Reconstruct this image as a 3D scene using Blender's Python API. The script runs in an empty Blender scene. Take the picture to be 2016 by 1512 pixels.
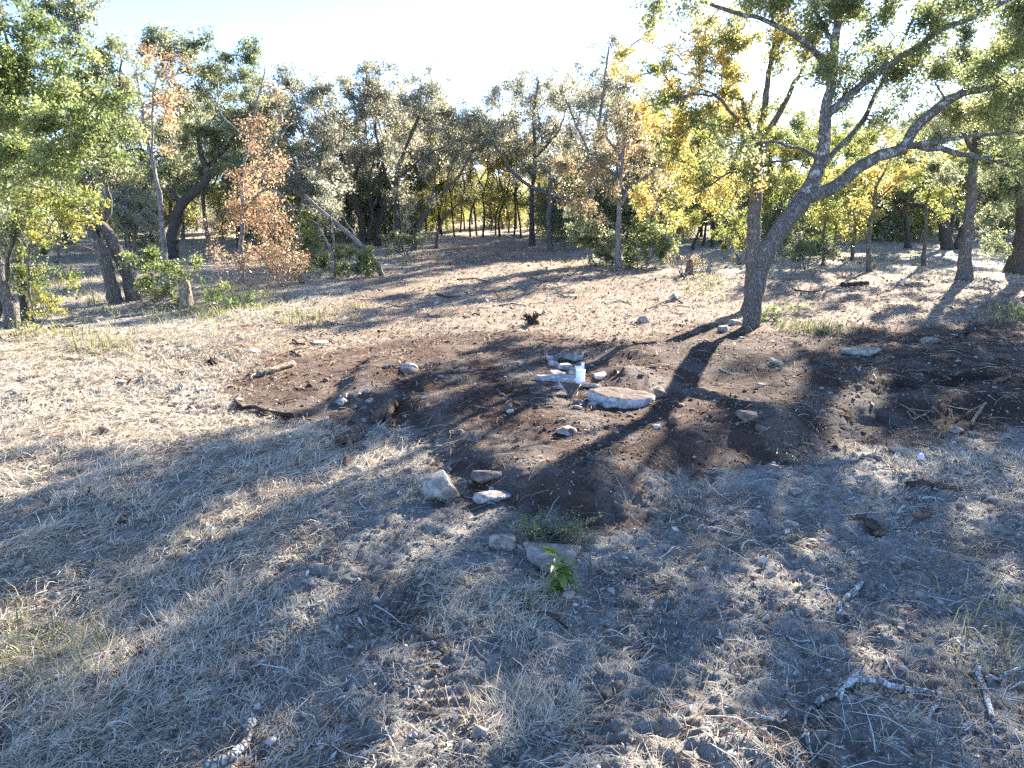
import bpy, bmesh, math, random
import numpy as np
from mathutils import Vector

RNG = np.random.default_rng(7)
random.seed(7)
sc = bpy.context.scene
COL = sc.collection

# ------------------------------------------------------------------ camera
H = 2.8                      # drone height in metres
F = 1380.0                   # focal length in pixels of the 2016 px wide photograph
PITCH = math.atan(376 / F)
cam_d = bpy.data.cameras.new('camera')
cam = bpy.data.objects.new('camera', cam_d)
COL.objects.link(cam)
cam.location = (0, 0, H)
cam.rotation_euler = (math.pi / 2 - PITCH, 0, 0)
cam_d.sensor_width = 36.0
cam_d.lens = 36.0 * F / 2016
cam_d.clip_start = 0.05
cam_d.clip_end = 6000
sc.camera = cam

# ------------------------------------------------------------------ sky, sun, exposure
SUN_EL = math.radians(22.0)
SUN_AZ = math.radians(34.0)          # to the right of the view direction
world = bpy.data.worlds.new('World')
sc.world = world
world.use_nodes = True
wn = world.node_tree.nodes
wl = world.node_tree.links
wn.clear()
sky = wn.new('ShaderNodeTexSky')
sky.sky_type = 'NISHITA'
sky.sun_disc = False
sky.sun_elevation = SUN_EL
sky.sun_rotation = SUN_AZ
sky.altitude = 200
sky.air_density = 0.40
sky.dust_density = 0.05
sky.ozone_density = 2.2
bg = wn.new('ShaderNodeBackground')
bg.inputs['Strength'].default_value = 0.108
wo = wn.new('ShaderNodeOutputWorld')
wl.new(sky.outputs[0], bg.inputs[0])
wl.new(bg.outputs[0], wo.inputs[0])

sun_d = bpy.data.lights.new('sun', 'SUN')
sun_d.energy = 4.4
sun_d.angle = math.radians(0.53)
sun_d.color = (1.0, 0.90, 0.77)
sun = bpy.data.objects.new('sun', sun_d)
COL.objects.link(sun)
S = Vector((math.sin(SUN_AZ) * math.cos(SUN_EL), math.cos(SUN_AZ) * math.cos(SUN_EL), math.sin(SUN_EL)))
sun.rotation_euler = (-S).to_track_quat('-Z', 'Y').to_euler()
sun.location = S * 60

sc.view_settings.view_transform = 'Standard'
sc.view_settings.look = 'None'
sc.view_settings.exposure = 2.88
sc.view_settings.gamma = 1.0
sc.view_settings.use_curve_mapping = False
sc.render.engine = 'CYCLES'
sc.cycles.max_bounces = 6
sc.cycles.diffuse_bounces = 3
sc.cycles.glossy_bounces = 2
sc.cycles.transmission_bounces = 4
sc.cycles.use_denoising = False
sc.cycles.sample_clamp_indirect = 6.0

# ------------------------------------------------------------------ small numeric helpers
CP, SP = math.cos(PITCH), math.sin(PITCH)

def ray(u, v):
    x = (u - 1008) / F
    y = (756 - v) / F
    return np.array([x, CP + y * SP, -SP + y * CP])

def at(u, v, Y):
    d = ray(u, v)
    return np.array([0, 0, H]) + d * (Y / d[1])

def mpp(u, v, Y):                    # metres for one photograph pixel at depth Y
    return Y / ray(u, v)[1] / F

def hash2(ix, iy, seed):
    n = (ix.astype(np.int64) * 374761393 + iy.astype(np.int64) * 668265263 + seed * 1442695041) & 0xFFFFFFFF
    n = ((n ^ (n >> 13)) * 1274126177) & 0xFFFFFFFF
    n = n ^ (n >> 16)
    return (n & 0xFFFFFF) / float(0xFFFFFF)

def vnoise(x, y, seed=0):
    x = np.asarray(x, float); y = np.asarray(y, float)
    ix = np.floor(x); iy = np.floor(y)
    fx = x - ix; fy = y - iy
    fx = fx * fx * (3 - 2 * fx); fy = fy * fy * (3 - 2 * fy)
    a = hash2(ix, iy, seed); b = hash2(ix + 1, iy, seed)
    c = hash2(ix, iy + 1, seed); d = hash2(ix + 1, iy + 1, seed)
    return (a + (b - a) * fx) * (1 - fy) + (c + (d - c) * fx) * fy

def fbm(x, y, seed=0, octv=4, gain=0.5):
    s = 0; amp = 1; tot = 0; f = 1.0
    for i in range(octv):
        s = s + amp * vnoise(np.asarray(x) * f, np.asarray(y) * f, seed + i * 17)
        tot += amp; amp *= gain; f *= 2.03
    return s / tot

def sstep(a, b, x):
    t = np.clip((x - a) / (b - a), 0, 1)
    return t * t * (3 - 2 * t)

def flat(u, v):
    d = ray(u, v)
    p = d * (H / -d[2])
    return np.array([p[0], p[1]])

def poly_sdf(x, y, poly):            # negative inside
    x = np.asarray(x, float); y = np.asarray(y, float)
    best = np.full(x.shape, 1e9); inside = np.zeros(x.shape, bool)
    n = len(poly)
    for i in range(n):
        ax, ay = poly[i]; bx, by = poly[(i + 1) % n]
        ex, ey = bx - ax, by - ay
        t = np.clip(((x - ax) * ex + (y - ay) * ey) / (ex * ex + ey * ey + 1e-12), 0, 1)
        best = np.minimum(best, np.hypot(x - ax - t * ex, y - ay - t * ey))
        cond = ((ay > y) != (by > y)) & (x < (bx - ax) * (y - ay) / (by - ay + 1e-12) + ax)
        inside ^= cond
    return np.where(inside, -best, best)

# ------------------------------------------------------------------ the lie of the land
SOIL = [flat(u, v) for u, v in [
    (455, 770), (505, 728), (620, 694), (720, 668), (850, 656), (960, 646), (1080, 655), (1200, 672), (1300, 660),
    (1390, 640), (1560, 655), (1700, 640), (1850, 640), (2200, 615), (2300, 860), (2016, 850), (1900, 862), (1760, 868),
    (1640, 905), (1500, 950), (1350, 950), (1290, 1005), (1210, 1042), (1140, 1048), (1000, 1026), (930, 1030), (895, 975),
    (845, 900), (812, 838), (740, 842), (640, 832), (540, 820), (480, 800)]]
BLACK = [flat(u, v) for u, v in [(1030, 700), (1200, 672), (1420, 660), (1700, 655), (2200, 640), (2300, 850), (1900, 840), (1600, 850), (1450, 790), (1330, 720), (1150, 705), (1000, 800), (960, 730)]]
PLAT = [flat(u, v) for u, v in [
    (640, 800), (720, 720), (850, 690), (1000, 665), (1250, 690), (1500, 690), (1800, 690), (2150, 690), (2150, 800),
    (1900, 815), (1700, 830), (1480, 880), (1340, 920), (1280, 985), (1200, 1020), (1140, 1025), (1000, 990), (900, 930), (860, 860), (780, 810)]]
MULCH = [flat(u, v) for u, v in [
    (420, 700), (560, 640), (700, 560), (900, 482), (1020, 478), (1100, 500), (1300, 540), (1700, 540), (2100, 560),
    (2200, 700), (1500, 700), (1000, 700), (560, 760)]]
LEFT = [flat(u, v) for u, v in [
    (-900, 640), (0, 660), (300, 640), (560, 610), (620, 660), (520, 720), (450, 780), (620, 840), (800, 850), (830, 930), (700, 1010), (600, 1100), (430, 1230), (330, 1400), (250, 1560),
    (-900, 1560)]]
# bulldozer track strips: start, end, half width, period, height
def strip(u0, v0, u1, v1, hw, per, amp):
    a = flat(u0, v0); b = flat(u1, v1)
    return a, b, hw, per, amp
TRACKS = [strip(925, 735, 1085, 838, 0.30, 0.15, 0.065), strip(770, 735, 812, 800, 0.24, 0.14, 0.055),
          strip(660, 1158, 980, 1195, 0.22, 0.09, 0.035), strip(1690, 790, 1960, 765, 0.30, 0.16, 0.05),
          strip(1150, 700, 1420, 690, 0.25, 0.16, 0.035), strip(640, 1300, 830, 1330, 0.15, 0.08, 0.028),
          strip(800, 690, 1000, 668, 0.28, 0.15, 0.04), strip(1080, 700, 1130, 850, 0.3, 0.15, 0.03), strip(815, 1230, 880, 1440, 0.16, 0.085, 0.028), strip(1165, 1330, 1190, 1500, 0.16, 0.085, 0.03),
          strip(1240, 880, 1180, 1000, .26, .15, .035), strip(560, 740, 700, 780, .25, .15, .03), strip(600, 1080, 720, 1090, .2, .1, .04), strip(1330, 1100, 1300, 1300, .18, .09, .04), strip(380, 1190, 560, 1180, .2, .1, .04)]
BUMPS = [  # pixel, radius, height
    ((1480, 838), 0.62, 0.13), ((1255, 722), 0.55, 0.16), ((1650, 770), 0.9, 0.10), ((1190, 985), 0.38, 0.08),
    ((1010, 668), 0.6, 0.08), ((1225, 764), 0.40, 0.16), ((610, 880), 0.35, 0.10), ((840, 680), 0.4, 0.07), ((1400, 760), 0.6, -0.07),
    ((320, 668), 0.9, 0.10), ((1270, 1180), 0.35, -0.05), ((760, 1220), 0.25, -0.07), ((760, 1320), 0.18, 0.06), ((1500, 950), 0.5, 0.09),
    ((1750, 920), 0.6, 0.07), ((120, 1010), 0.5, 0.12), ((60, 1110), 0.5, 0.09), ((1000, 1330), 0.22, -0.05), ((1480, 1440), 0.3, 0.05),
    ((940, 1400), 0.25, -0.04), ((1690, 1370), 0.3, 0.04), ((560, 1200), 0.3, 0.05), ((1110, 860), 0.35, 0.05)]
BUMPS = [(flat(*p), r, h) for p, r, h in BUMPS]

def soil_mask(x, y):
    d = poly_sdf(x, y, SOIL)
    n = (fbm(x * 1.1, y * 1.1, 31, 4) - 0.5) * 1.0 + (fbm(x * 6, y * 6, 33, 3) - 0.5) * 0.75
    return 1 - sstep(-0.25, 0.30, d + n)

def height(x, y, fine=True):
    x = np.asarray(x, float); y = np.asarray(y, float)
    z = (fbm(x * 0.16, y * 0.16, 3, 3) - 0.5) * 0.22 * sstep(0, 8, y)
    z = z + (fbm(x * 0.7, y * 0.7, 5, 3) - 0.5) * 0.12
    pl = poly_sdf(x, y, PLAT) + (fbm(x * 1.5, y * 1.5, 9, 2) - 0.5) * 0.25
    z = z + 0.17 * (1 - sstep(-0.30, 0.22, pl))
    for (b, r, h) in BUMPS:
        z = z + h * np.exp(-((x - b[0]) ** 2 + (y - b[1]) ** 2) / (r * r))
    near = 1 - sstep(14, 26, y)
    if fine:
        sm = soil_mask(x, y)
        tm = np.zeros_like(x)
        tz = np.zeros_like(x)
        for a, b, hw, per, amp in TRACKS:
            L = np.hypot(*(b - a)); t = (b - a) / L
            s = (x - a[0]) * t[0] + (y - a[1]) * t[1]
            q = -(x - a[0]) * t[1] + (y - a[1]) * t[0]
            amp = amp * 1.25
            m = (1 - sstep(hw * 0.5, hw * 1.15, np.abs(q) + (fbm(x * 5, y * 5, 71, 2) - .5) * .2)) * sstep(-0.25, 0.25, s) * (1 - sstep(L - 0.25, L + 0.25, s)) * sstep(.28, .55, fbm(x * 1.7, y * 1.7, 73, 2))
            ph = s / per + (fbm(x * 3, y * 3, 77, 2) - 0.5) * 0.7
            w = np.sin(ph * 2 * math.pi)
            tz = tz + m * (amp * (0.5 * w + 0.25 * np.abs(w)) * (0.6 + 0.8 * vnoise(x * 4, y * 4, 78)) - amp * 0.6)
            tm = np.maximum(tm, m)
        clod = np.clip(fbm(x * 9, y * 9, 13, 3) - 0.5, -.2, 1) * 0.10 + np.clip(fbm(x * 24, y * 24, 15, 2) - 0.45, -.2, 1) * 0.05
        rough = 0.35 + 0.95 * fbm(x * 0.8, y * 0.8, 19, 2) - 0.40 * sm
        z = z + near * (clod * rough * (1 - 0.75 * tm) + tz)
        z = z + (1 - near) * (fbm(x * 2.0, y * 2.0, 23, 3) - 0.5) * 0.12 * (1 - sstep(60, 90, y))
    # the field beyond the wood rises a little, far hills
    z = z + 2.0 * sstep(70, 260, y) + 7.0 * sstep(300, 1200, y) * (0.6 + 0.4 * vnoise(x / 300, y / 400, 41))
    return z

def hz(x, y):
    return float(height(np.array([x]), np.array([y]))[0])

_gx = np.arange(-18, 18.01, .08); _gy = np.arange(2, 50.01, .08)
_GX, _GY = np.meshgrid(_gx, _gy)
_GZ = height(_GX, _GY)

def hgrid(x, y):
    i = min(max((x + 18) / .08, 0), len(_gx) - 1.001); j = min(max((y - 2) / .08, 0), len(_gy) - 1.001)
    a, b = int(i), int(j); f, g = i - a, j - b
    return (_GZ[b, a] * (1 - f) + _GZ[b, a + 1] * f) * (1 - g) + (_GZ[b + 1, a] * (1 - f) + _GZ[b + 1, a + 1] * f) * g

def gp(u, v):
    d = ray(u, v)
    z = 0.0
    for i in range(10):
        t = (H - z) / -d[2]
        z = 0.5 * z + 0.5 * hgrid(d[0] * t, d[1] * t)
    t = (H - z) / -d[2]
    return np.array([d[0] * t, d[1] * t, hz(d[0] * t, d[1] * t)])

# ------------------------------------------------------------------ material helpers
def new_mat(name):
    m = bpy.data.materials.new(name)
    m.use_nodes = True
    nt = m.node_tree
    for n in list(nt.nodes):
        nt.nodes.remove(n)
    out = nt.nodes.new('ShaderNodeOutputMaterial')
    b = nt.nodes.new('ShaderNodeBsdfPrincipled')
    nt.links.new(b.outputs[0], out.inputs[0])
    return m, nt, b, out

def N(nt, kind, **kw):
    n = nt.nodes.new(kind)
    for k, v in kw.items():
        if k in n.inputs:
            n.inputs[k].default_value = v
        else:
            setattr(n, k, v)
    return n

def ramp(nt, src, stops, interp='LINEAR'):
    r = nt.nodes.new('ShaderNodeValToRGB')
    r.color_ramp.interpolation = interp
    el = r.color_ramp.elements
    while len(el) > 1:
        el.remove(el[-1])
    el[0].position = stops[0][0]; el[0].color = (*stops[0][1], 1)
    for p, c in stops[1:]:
        e = el.new(p); e.color = (*c, 1)
    nt.links.new(src, r.inputs[0])
    return r

def mix(nt, fac, a, b, mode='MIX'):
    m = nt.nodes.new('ShaderNodeMix')
    m.data_type = 'RGBA'; m.blend_type = mode
    if isinstance(fac, (int, float)):
        m.inputs[0].default_value = fac
    else:
        nt.links.new(fac, m.inputs[0])
    for i, s in ((6, a), (7, b)):
        if isinstance(s, tuple):
            m.inputs[i].default_value = (*s, 1)
        else:
            nt.links.new(s, m.inputs[i])
    return m.outputs[2]

def bump(nt, b, src, strength, dist):
    n = nt.nodes.new('ShaderNodeBump')
    n.inputs['Strength'].default_value = strength
    n.inputs['Distance'].default_value = dist
    nt.links.new(src, n.inputs['Height'])
    nt.links.new(n.outputs[0], b.inputs['Normal'])

def attr(nt, name):
    a = nt.nodes.new('ShaderNodeAttribute')
    a.attribute_name = name
    return a.outputs['Fac']

def noise(nt, scale, detail=6, rough=0.6, coord=None, dist=0.0):
    n = nt.nodes.new('ShaderNodeTexNoise')
    n.inputs['Scale'].default_value = scale
    n.inputs['Detail'].default_value = detail
    n.inputs['Roughness'].default_value = rough
    n.inputs['Distortion'].default_value = dist
    if coord is not None:
        nt.links.new(coord, n.inputs['Vector'])
    return n.outputs['Fac']

def leaf_mat(name, stops, trans=0.38, spec=0.6, rough=0.33):
    stops = [(p, tuple(min(.6, q * 1.22) for q in c)) for p, c in stops]; trans = trans + .10
    m, nt, b, out = new_mat(name)
    r = ramp(nt, attr(nt, 'var'), stops)
    nt.links.new(r.outputs[0], b.inputs['Base Color'])
    b.inputs['Roughness'].default_value = rough
    b.inputs['Specular IOR Level'].default_value = spec
    tr = nt.nodes.new('ShaderNodeBsdfTranslucent')
    hs = N(nt, 'ShaderNodeHueSaturation')
    hs.inputs['Saturation'].default_value = .95
    hs.inputs['Value'].default_value = 1.35
    nt.links.new(r.outputs[0], hs.inputs['Color'])
    nt.links.new(hs.outputs[0], tr.inputs[0])
    mx = nt.nodes.new('ShaderNodeMixShader')
    mx.inputs[0].default_value = trans
    nt.links.new(b.outputs[0], mx.inputs[1])
    nt.links.new(tr.outputs[0], mx.inputs[2])
    nt.links.new(mx.outputs[0], out.inputs[0])
    return m

M = {}
M['live'] = leaf_mat('live_oak_leaves', [(0, (.085, .10, .045)), (.5, (.145, .165, .08)), (1, (.24, .25, .15))], .52)
M['oak'] = leaf_mat('lighter_oak_leaves', [(0, (.10, .12, .045)), (.5, (.17, .19, .075)), (1, (.29, .29, .13))], .54)  # lighter, yellower and more translucent leaf colour for the leaning oak
M['grey'] = leaf_mat('grey_green_leaves', [(0, (.14, .145, .095)), (.6, (.23, .23, .165)), (1, (.33, .30, .225))], .5)
M['bright'] = leaf_mat('bright_green_leaves', [(0, (.075, .10, .03)), (.5, (.13, .16, .05)), (1, (.22, .245, .09))], .5)
M['yellow'] = leaf_mat('yellow_elm_leaves', [(0, (.105, .135, .035)), (.4, (.22, .215, .055)), (.8, (.37, .30, .075)), (1, (.40, .255, .075))], .5)
M['yg'] = leaf_mat('yellow_green_leaves', [(0, (.085, .115, .032)), (.5, (.16, .185, .045)), (1, (.33, .285, .065))], .5)
M['orange'] = leaf_mat('orange_brown_leaves', [(0, (.18, .135, .085)), (.5, (.32, .19, .09)), (1, (.42, .31, .18))], .4)
M['rusty'] = leaf_mat('dusty_rust_leaves', [(0, (.12, .11, .06)), (.5, (.225, .18, .10)), (1, (.34, .25, .13))], .42)
M['weed'] = leaf_mat('weed_leaves', [(0, (.10, .15, .04)), (.5, (.17, .23, .065)), (1, (.31, .32, .11))], .4)

def bark_mat(name, c0, c1, lichen, amount):
    m, nt, b, out = new_mat(name)
    tc = N(nt, 'ShaderNodeTexCoord').outputs['Object']
    mp = N(nt, 'ShaderNodeMapping'); mp.inputs['Scale'].default_value = (1, 1, .22)
    nt.links.new(tc, mp.inputs[0])
    vor = N(nt, 'ShaderNodeTexVoronoi'); vor.inputs['Scale'].default_value = 36
    vor.feature = 'DISTANCE_TO_EDGE'
    nt.links.new(mp.outputs[0], vor.inputs['Vector'])
    nz = noise(nt, 18, 6, .65, mp.outputs[0])
    big = noise(nt, 2.2, 4, .6, tc)
    furrow = ramp(nt, vor.outputs['Distance'], [(0, (.35, .35, .35)), (.22, (1, 1, 1))])
    col = ramp(nt, nz, [(.28, c0), (.72, c1)])
    c = mix(nt, 1.0, col.outputs[0], furrow.outputs[0], 'MULTIPLY')
    lm = noise(nt, 7, 5, .7, tc, .6)
    lr = ramp(nt, lm, [(.62 - amount, (0, 0, 0)), (.70 - amount, (1, 1, 1))])
    c = mix(nt, lr.outputs[0], c, lichen)
    nt.links.new(c, b.inputs['Base Color'])
    b.inputs['Roughness'].default_value = .92
    b.inputs['Specular IOR Level'].default_value = .15
    ad = N(nt, 'ShaderNodeMath', operation='ADD')
    nt.links.new(furrow.outputs[0], ad.inputs[0]); nt.links.new(nz, ad.inputs[1])
    bump(nt, b, ad.outputs[0], .9, .03)
    return m

M['bark'] = bark_mat('oak_bark', (.135, .115, .098), (.31, .27, .235), (.40, .40, .36), .02)
M['bark_pale'] = bark_mat('pale_oak_bark', (.13, .11, .095), (.29, .255, .22), (.46, .46, .42), .08)
M['bark_dark'] = bark_mat('dark_bark', (.085, .07, .058), (.20, .167, .14), (.30, .30, .26), .0)
M['bark_grey'] = bark_mat('grey_twig_bark', (.24, .22, .20), (.43, .40, .37), (.52, .52, .48), .05)
M['lichen_branch'] = bark_mat('lichen_branch', (.26, .24, .21), (.45, .43, .39), (.60, .63, .61), .15)
M['palewood'] = bark_mat('weathered_pale_wood', (.28, .22, .15), (.52, .42, .30), (.58, .5, .4), .05)

# ground
def ground_mat():
    m, nt, b, out = new_mat('ground_soil_and_straw')
    tc = N(nt, 'ShaderNodeTexCoord').outputs['Object']
    soil, straw, mulch, field = (attr(nt, k) for k in ('soil', 'straw', 'mulch', 'field'))
    n1 = noise(nt, 38, 8, .7, tc)
    n2 = noise(nt, 5, 6, .65, tc)
    n3 = noise(nt, 150, 4, .7, tc)
    cal = ramp(nt, n1, [(.33, (.085, .08, .068)), (.48, (.30, .29, .255)), (.66, (.58, .57, .515))])
    cal2 = ramp(nt, n2, [(.3, (.20, .185, .152)), (.7, (.51, .495, .445))])
    c = mix(nt, .5, cal.outputs[0], cal2.outputs[0])
    # straw mat between the blades
    mp = N(nt, 'ShaderNodeMapping'); mp.inputs['Scale'].default_value = (14, 55, 20); mp.inputs['Rotation'].default_value = (0, 0, .5)
    nt.links.new(tc, mp.inputs[0])
    fib = noise(nt, 1.0, 6, .7, mp.outputs[0], 1.2)
    st = ramp(nt, fib, [(.25, (.19, .155, .115)), (.5, (.40, .335, .255)), (.75, (.62, .545, .43))])
    c = mix(nt, straw, c, st.outputs[0])
    mu = ramp(nt, fib, [(.25, (.145, .10, .07)), (.5, (.32, .24, .172)), (.75, (.56, .455, .345))])
    c = mix(nt, mulch, c, mu.outputs[0])
    so = ramp(nt, n1, [(.33, (.034, .024, .019)), (.52, (.105, .068, .052)), (.70, (.21, .145, .115))])
    so2 = ramp(nt, n2, [(.3, (.055, .044, .039)), (.7, (.165, .103, .077))])
    sc_ = mix(nt, .45, so.outputs[0], so2.outputs[0])
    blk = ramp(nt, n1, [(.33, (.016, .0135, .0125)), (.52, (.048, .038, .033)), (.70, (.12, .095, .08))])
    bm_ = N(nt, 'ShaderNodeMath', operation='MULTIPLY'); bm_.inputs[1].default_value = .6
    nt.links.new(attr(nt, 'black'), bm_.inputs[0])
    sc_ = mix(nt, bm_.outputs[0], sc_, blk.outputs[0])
    c = mix(nt, soil, c, sc_)
    fi = ramp(nt, n2, [(.3, (.27, .21, .12)), (.7, (.40, .33, .20))])
    c = mix(nt, field, c, fi.outputs[0])
    nt.links.new(c, b.inputs['Base Color'])
    b.inputs['Roughness'].default_value = .95
    b.inputs['Specular IOR Level'].default_value = .1
    ad = N(nt, 'ShaderNodeMath', operation='ADD')
    nt.links.new(n1, ad.inputs[0])
    ml = N(nt, 'ShaderNodeMath', operation='MULTIPLY'); ml.inputs[1].default_value = .35
    nt.links.new(n3, ml.inputs[0]); nt.links.new(ml.outputs[0], ad.inputs[1])
    bump(nt, b, ad.outputs[0], 1.0, .05)
    return m
M['ground'] = ground_mat()

def var_mat(name, stops, rough=.9, trans=0.0, bumpy=0):
    m, nt, b, out = new_mat(name)
    r = ramp(nt, attr(nt, 'var'), stops)
    nt.links.new(r.outputs[0], b.inputs['Base Color'])
    b.inputs['Roughness'].default_value = rough
    b.inputs['Specular IOR Level'].default_value = .2
    if trans:
        tr = nt.nodes.new('ShaderNodeBsdfTranslucent')
        nt.links.new(r.outputs[0], tr.inputs[0])
        mx = nt.nodes.new('ShaderNodeMixShader'); mx.inputs[0].default_value = trans
        nt.links.new(b.outputs[0], mx.inputs[1]); nt.links.new(tr.outputs[0], mx.inputs[2])
        nt.links.new(mx.outputs[0], out.inputs[0])
    return m
M['straw'] = var_mat('dry_straw', [(0, (.21, .18, .135)), (.35, (.40, .345, .26)), (.75, (.62, .545, .41)), (1, (.74, .68, .55))], .7, .2)
M['greengrass'] = var_mat('green_grass', [(0, (.12, .15, .045)), (.4, (.26, .27, .11)), (1, (.50, .44, .25))], .7, .3)
M['pebble'] = var_mat('pebbles_and_clods', [(0, (.045, .032, .025)), (.2, (.11, .075, .055)), (.45, (.25, .22, .19)), (.75, (.44, .41, .37)), (1, (.68, .67, .64))])
M['chips'] = var_mat('bark_chips_and_leaf_litter', [(0, (.05, .03, .02)), (.3, (.20, .11, .06)), (.6, (.38, .27, .17)), (.85, (.45, .42, .36)), (1, (.62, .60, .54))])

def stone_mat(name, c0, c1, dirt, damt, scale=9):
    m, nt, b, out = new_mat(name)
    tc = N(nt, 'ShaderNodeTexCoord').outputs['Object']
    n1 = noise(nt, scale * 4, 7, .7, tc)
    n2 = noise(nt, scale, 5, .65, tc, .4)
    col = ramp(nt, n1, [(.3, c0), (.7, c1)])
    d = ramp(nt, n2, [(.42 - damt * .6, (1, 1, 1)), (.66 - damt * .6, (0, 0, 0))])
    c = mix(nt, d.outputs[0], col.outputs[0], dirt)
    nt.links.new(c, b.inputs['Base Color'])
    b.inputs['Roughness'].default_value = .9
    b.inputs['Specular IOR Level'].default_value = .2
    bump(nt, b, n1, .7, .02)
    return m
M['limestone'] = stone_mat('limestone', (.30, .27, .22), (.50, .46, .39), (.15, .115, .09), .13, 12)
M['whitestone'] = stone_mat('white_stone', (.48, .47, .44), (.70, .69, .66), (.22, .175, .145), .0, 16)
M['concrete'] = stone_mat('concrete', (.44, .455, .46), (.64, .655, .655), (.27, .24, .21), .05, 9)
M['dirty_concrete'] = stone_mat('dirt_covered_concrete', (.20, .175, .155), (.42, .40, .375), (.10, .072, .058), -.22, 8)
M['deadwood'] = stone_mat('split_wood', (.17, .10, .06), (.38, .25, .15), (.09, .06, .04), -.02, 10)
M['darkwood'] = stone_mat('dark_wood', (.055, .038, .028), (.16, .105, .07), (.03, .022, .018), .0, 10)
M['clod'] = stone_mat('dried_earth', (.15, .135, .115), (.33, .305, .27), (.10, .085, .07), .0, 14)
M['fieldstone'] = stone_mat('brown_fieldstone', (.16, .125, .10), (.30, .25, .21), (.08, .055, .04), .15)
M['paper'] = stone_mat('white_scrap', (.72, .73, .74), (.84, .84, .85), (.5, .47, .43), .25)
M['bluescrap'] = stone_mat('blue_scrap', (.35, .55, .72), (.5, .68, .8), (.3, .3, .3), .25)

def pvc():
    m, nt, b, out = new_mat('white_pvc')
    tc = N(nt, 'ShaderNodeTexCoord').outputs['Object']
    n = noise(nt, 14, 5, .6, tc)
    r = ramp(nt, n, [(.25, (.70, .70, .68)), (.45, (.86, .87, .87))])
    nt.links.new(r.outputs[0], b.inputs['Base Color'])
    b.inputs['Roughness'].default_value = .4
    return m
M['pvc'] = pvc()
M['stained'] = stone_mat('stained_concrete', (.27, .27, .255), (.47, .47, .44), (.19, .16, .13), -.06, 8)

# ------------------------------------------------------------------ mesh helpers
def mesh_from(name, V, quads=None, tris=None, mats=(), var=None, smooth=False, mat_idx=None):
    me = bpy.data.meshes.new(name)
    V = np.ascontiguousarray(V, np.float32)
    qs = np.zeros((0, 4), np.int32) if quads is None else np.asarray(quads, np.int32).reshape(-1, 4)
    ts = np.zeros((0, 3), np.int32) if tris is None else np.asarray(tris, np.int32).reshape(-1, 3)
    me.vertices.add(len(V))
    me.vertices.foreach_set('co', V.ravel())
    nl = qs.size + ts.size
    me.loops.add(nl)
    me.loops.foreach_set('vertex_index', np.concatenate([qs.ravel(), ts.ravel()]).astype(np.int32))
    npoly = len(qs) + len(ts)
    me.polygons.add(npoly)
    st = np.concatenate([np.arange(len(qs)) * 4, len(qs) * 4 + np.arange(len(ts)) * 3]).astype(np.int32)
    me.polygons.foreach_set('loop_start', st)
    if smooth:
        me.polygons.foreach_set('use_smooth', np.ones(npoly, bool))
    if mat_idx is not None:
        me.polygons.foreach_set('material_index', np.asarray(mat_idx, np.int32))
    for m in mats:
        me.materials.append(M[m] if isinstance(m, str) else m)
    if var is not None:
        a = me.attributes.new('var', 'FLOAT', 'POINT')
        a.data.foreach_set('value', np.asarray(var, np.float32))
    me.update(calc_edges=True)
    return me

def obj(name, me, parent=None, loc=None):
    o = bpy.data.objects.new(name, me)
    COL.objects.link(o)
    if loc is not None:
        o.location = loc
    if parent is not None:
        o.parent = parent
    return o

def tag(o, label=None, cat=None, group=None, kind=None):
    if label: o['label'] = label
    if cat: o['category'] = cat
    if group: o['group'] = group
    if kind: o['kind'] = kind
    return o

def smooth_path(pts, rad, step):
    """Catmull-Rom through the points, resampled; radii follow."""
    P = np.asarray(pts, float); R = np.asarray(rad, float)
    if len(P) == 2:
        n = max(2, int(np.linalg.norm(P[1] - P[0]) / step) + 1)
        t = np.linspace(0, 1, n)[:, None]
        return P[0] * (1 - t) + P[1] * t, R[0] * (1 - t[:, 0]) + R[1] * t[:, 0]
    A = np.vstack([2 * P[0] - P[1], P, 2 * P[-1] - P[-2]])
    out = []; ro = []
    for i in range(len(P) - 1):
        p0, p1, p2, p3 = A[i:i + 4]
        n = max(2, int(np.linalg.norm(p2 - p1) / step) + 1)
        for t in np.linspace(0, 1, n, endpoint=False):
            out.append(.5 * (2 * p1 + (p2 - p0) * t + (2 * p0 - 5 * p1 + 4 * p2 - p3) * t * t + (3 * p1 - p0 - 3 * p2 + p3) * t ** 3))
            ro.append(R[i] + (R[i + 1] - R[i]) * t)
    out.append(P[-1]); ro.append(R[-1])
    return np.array(out), np.array(ro)

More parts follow.
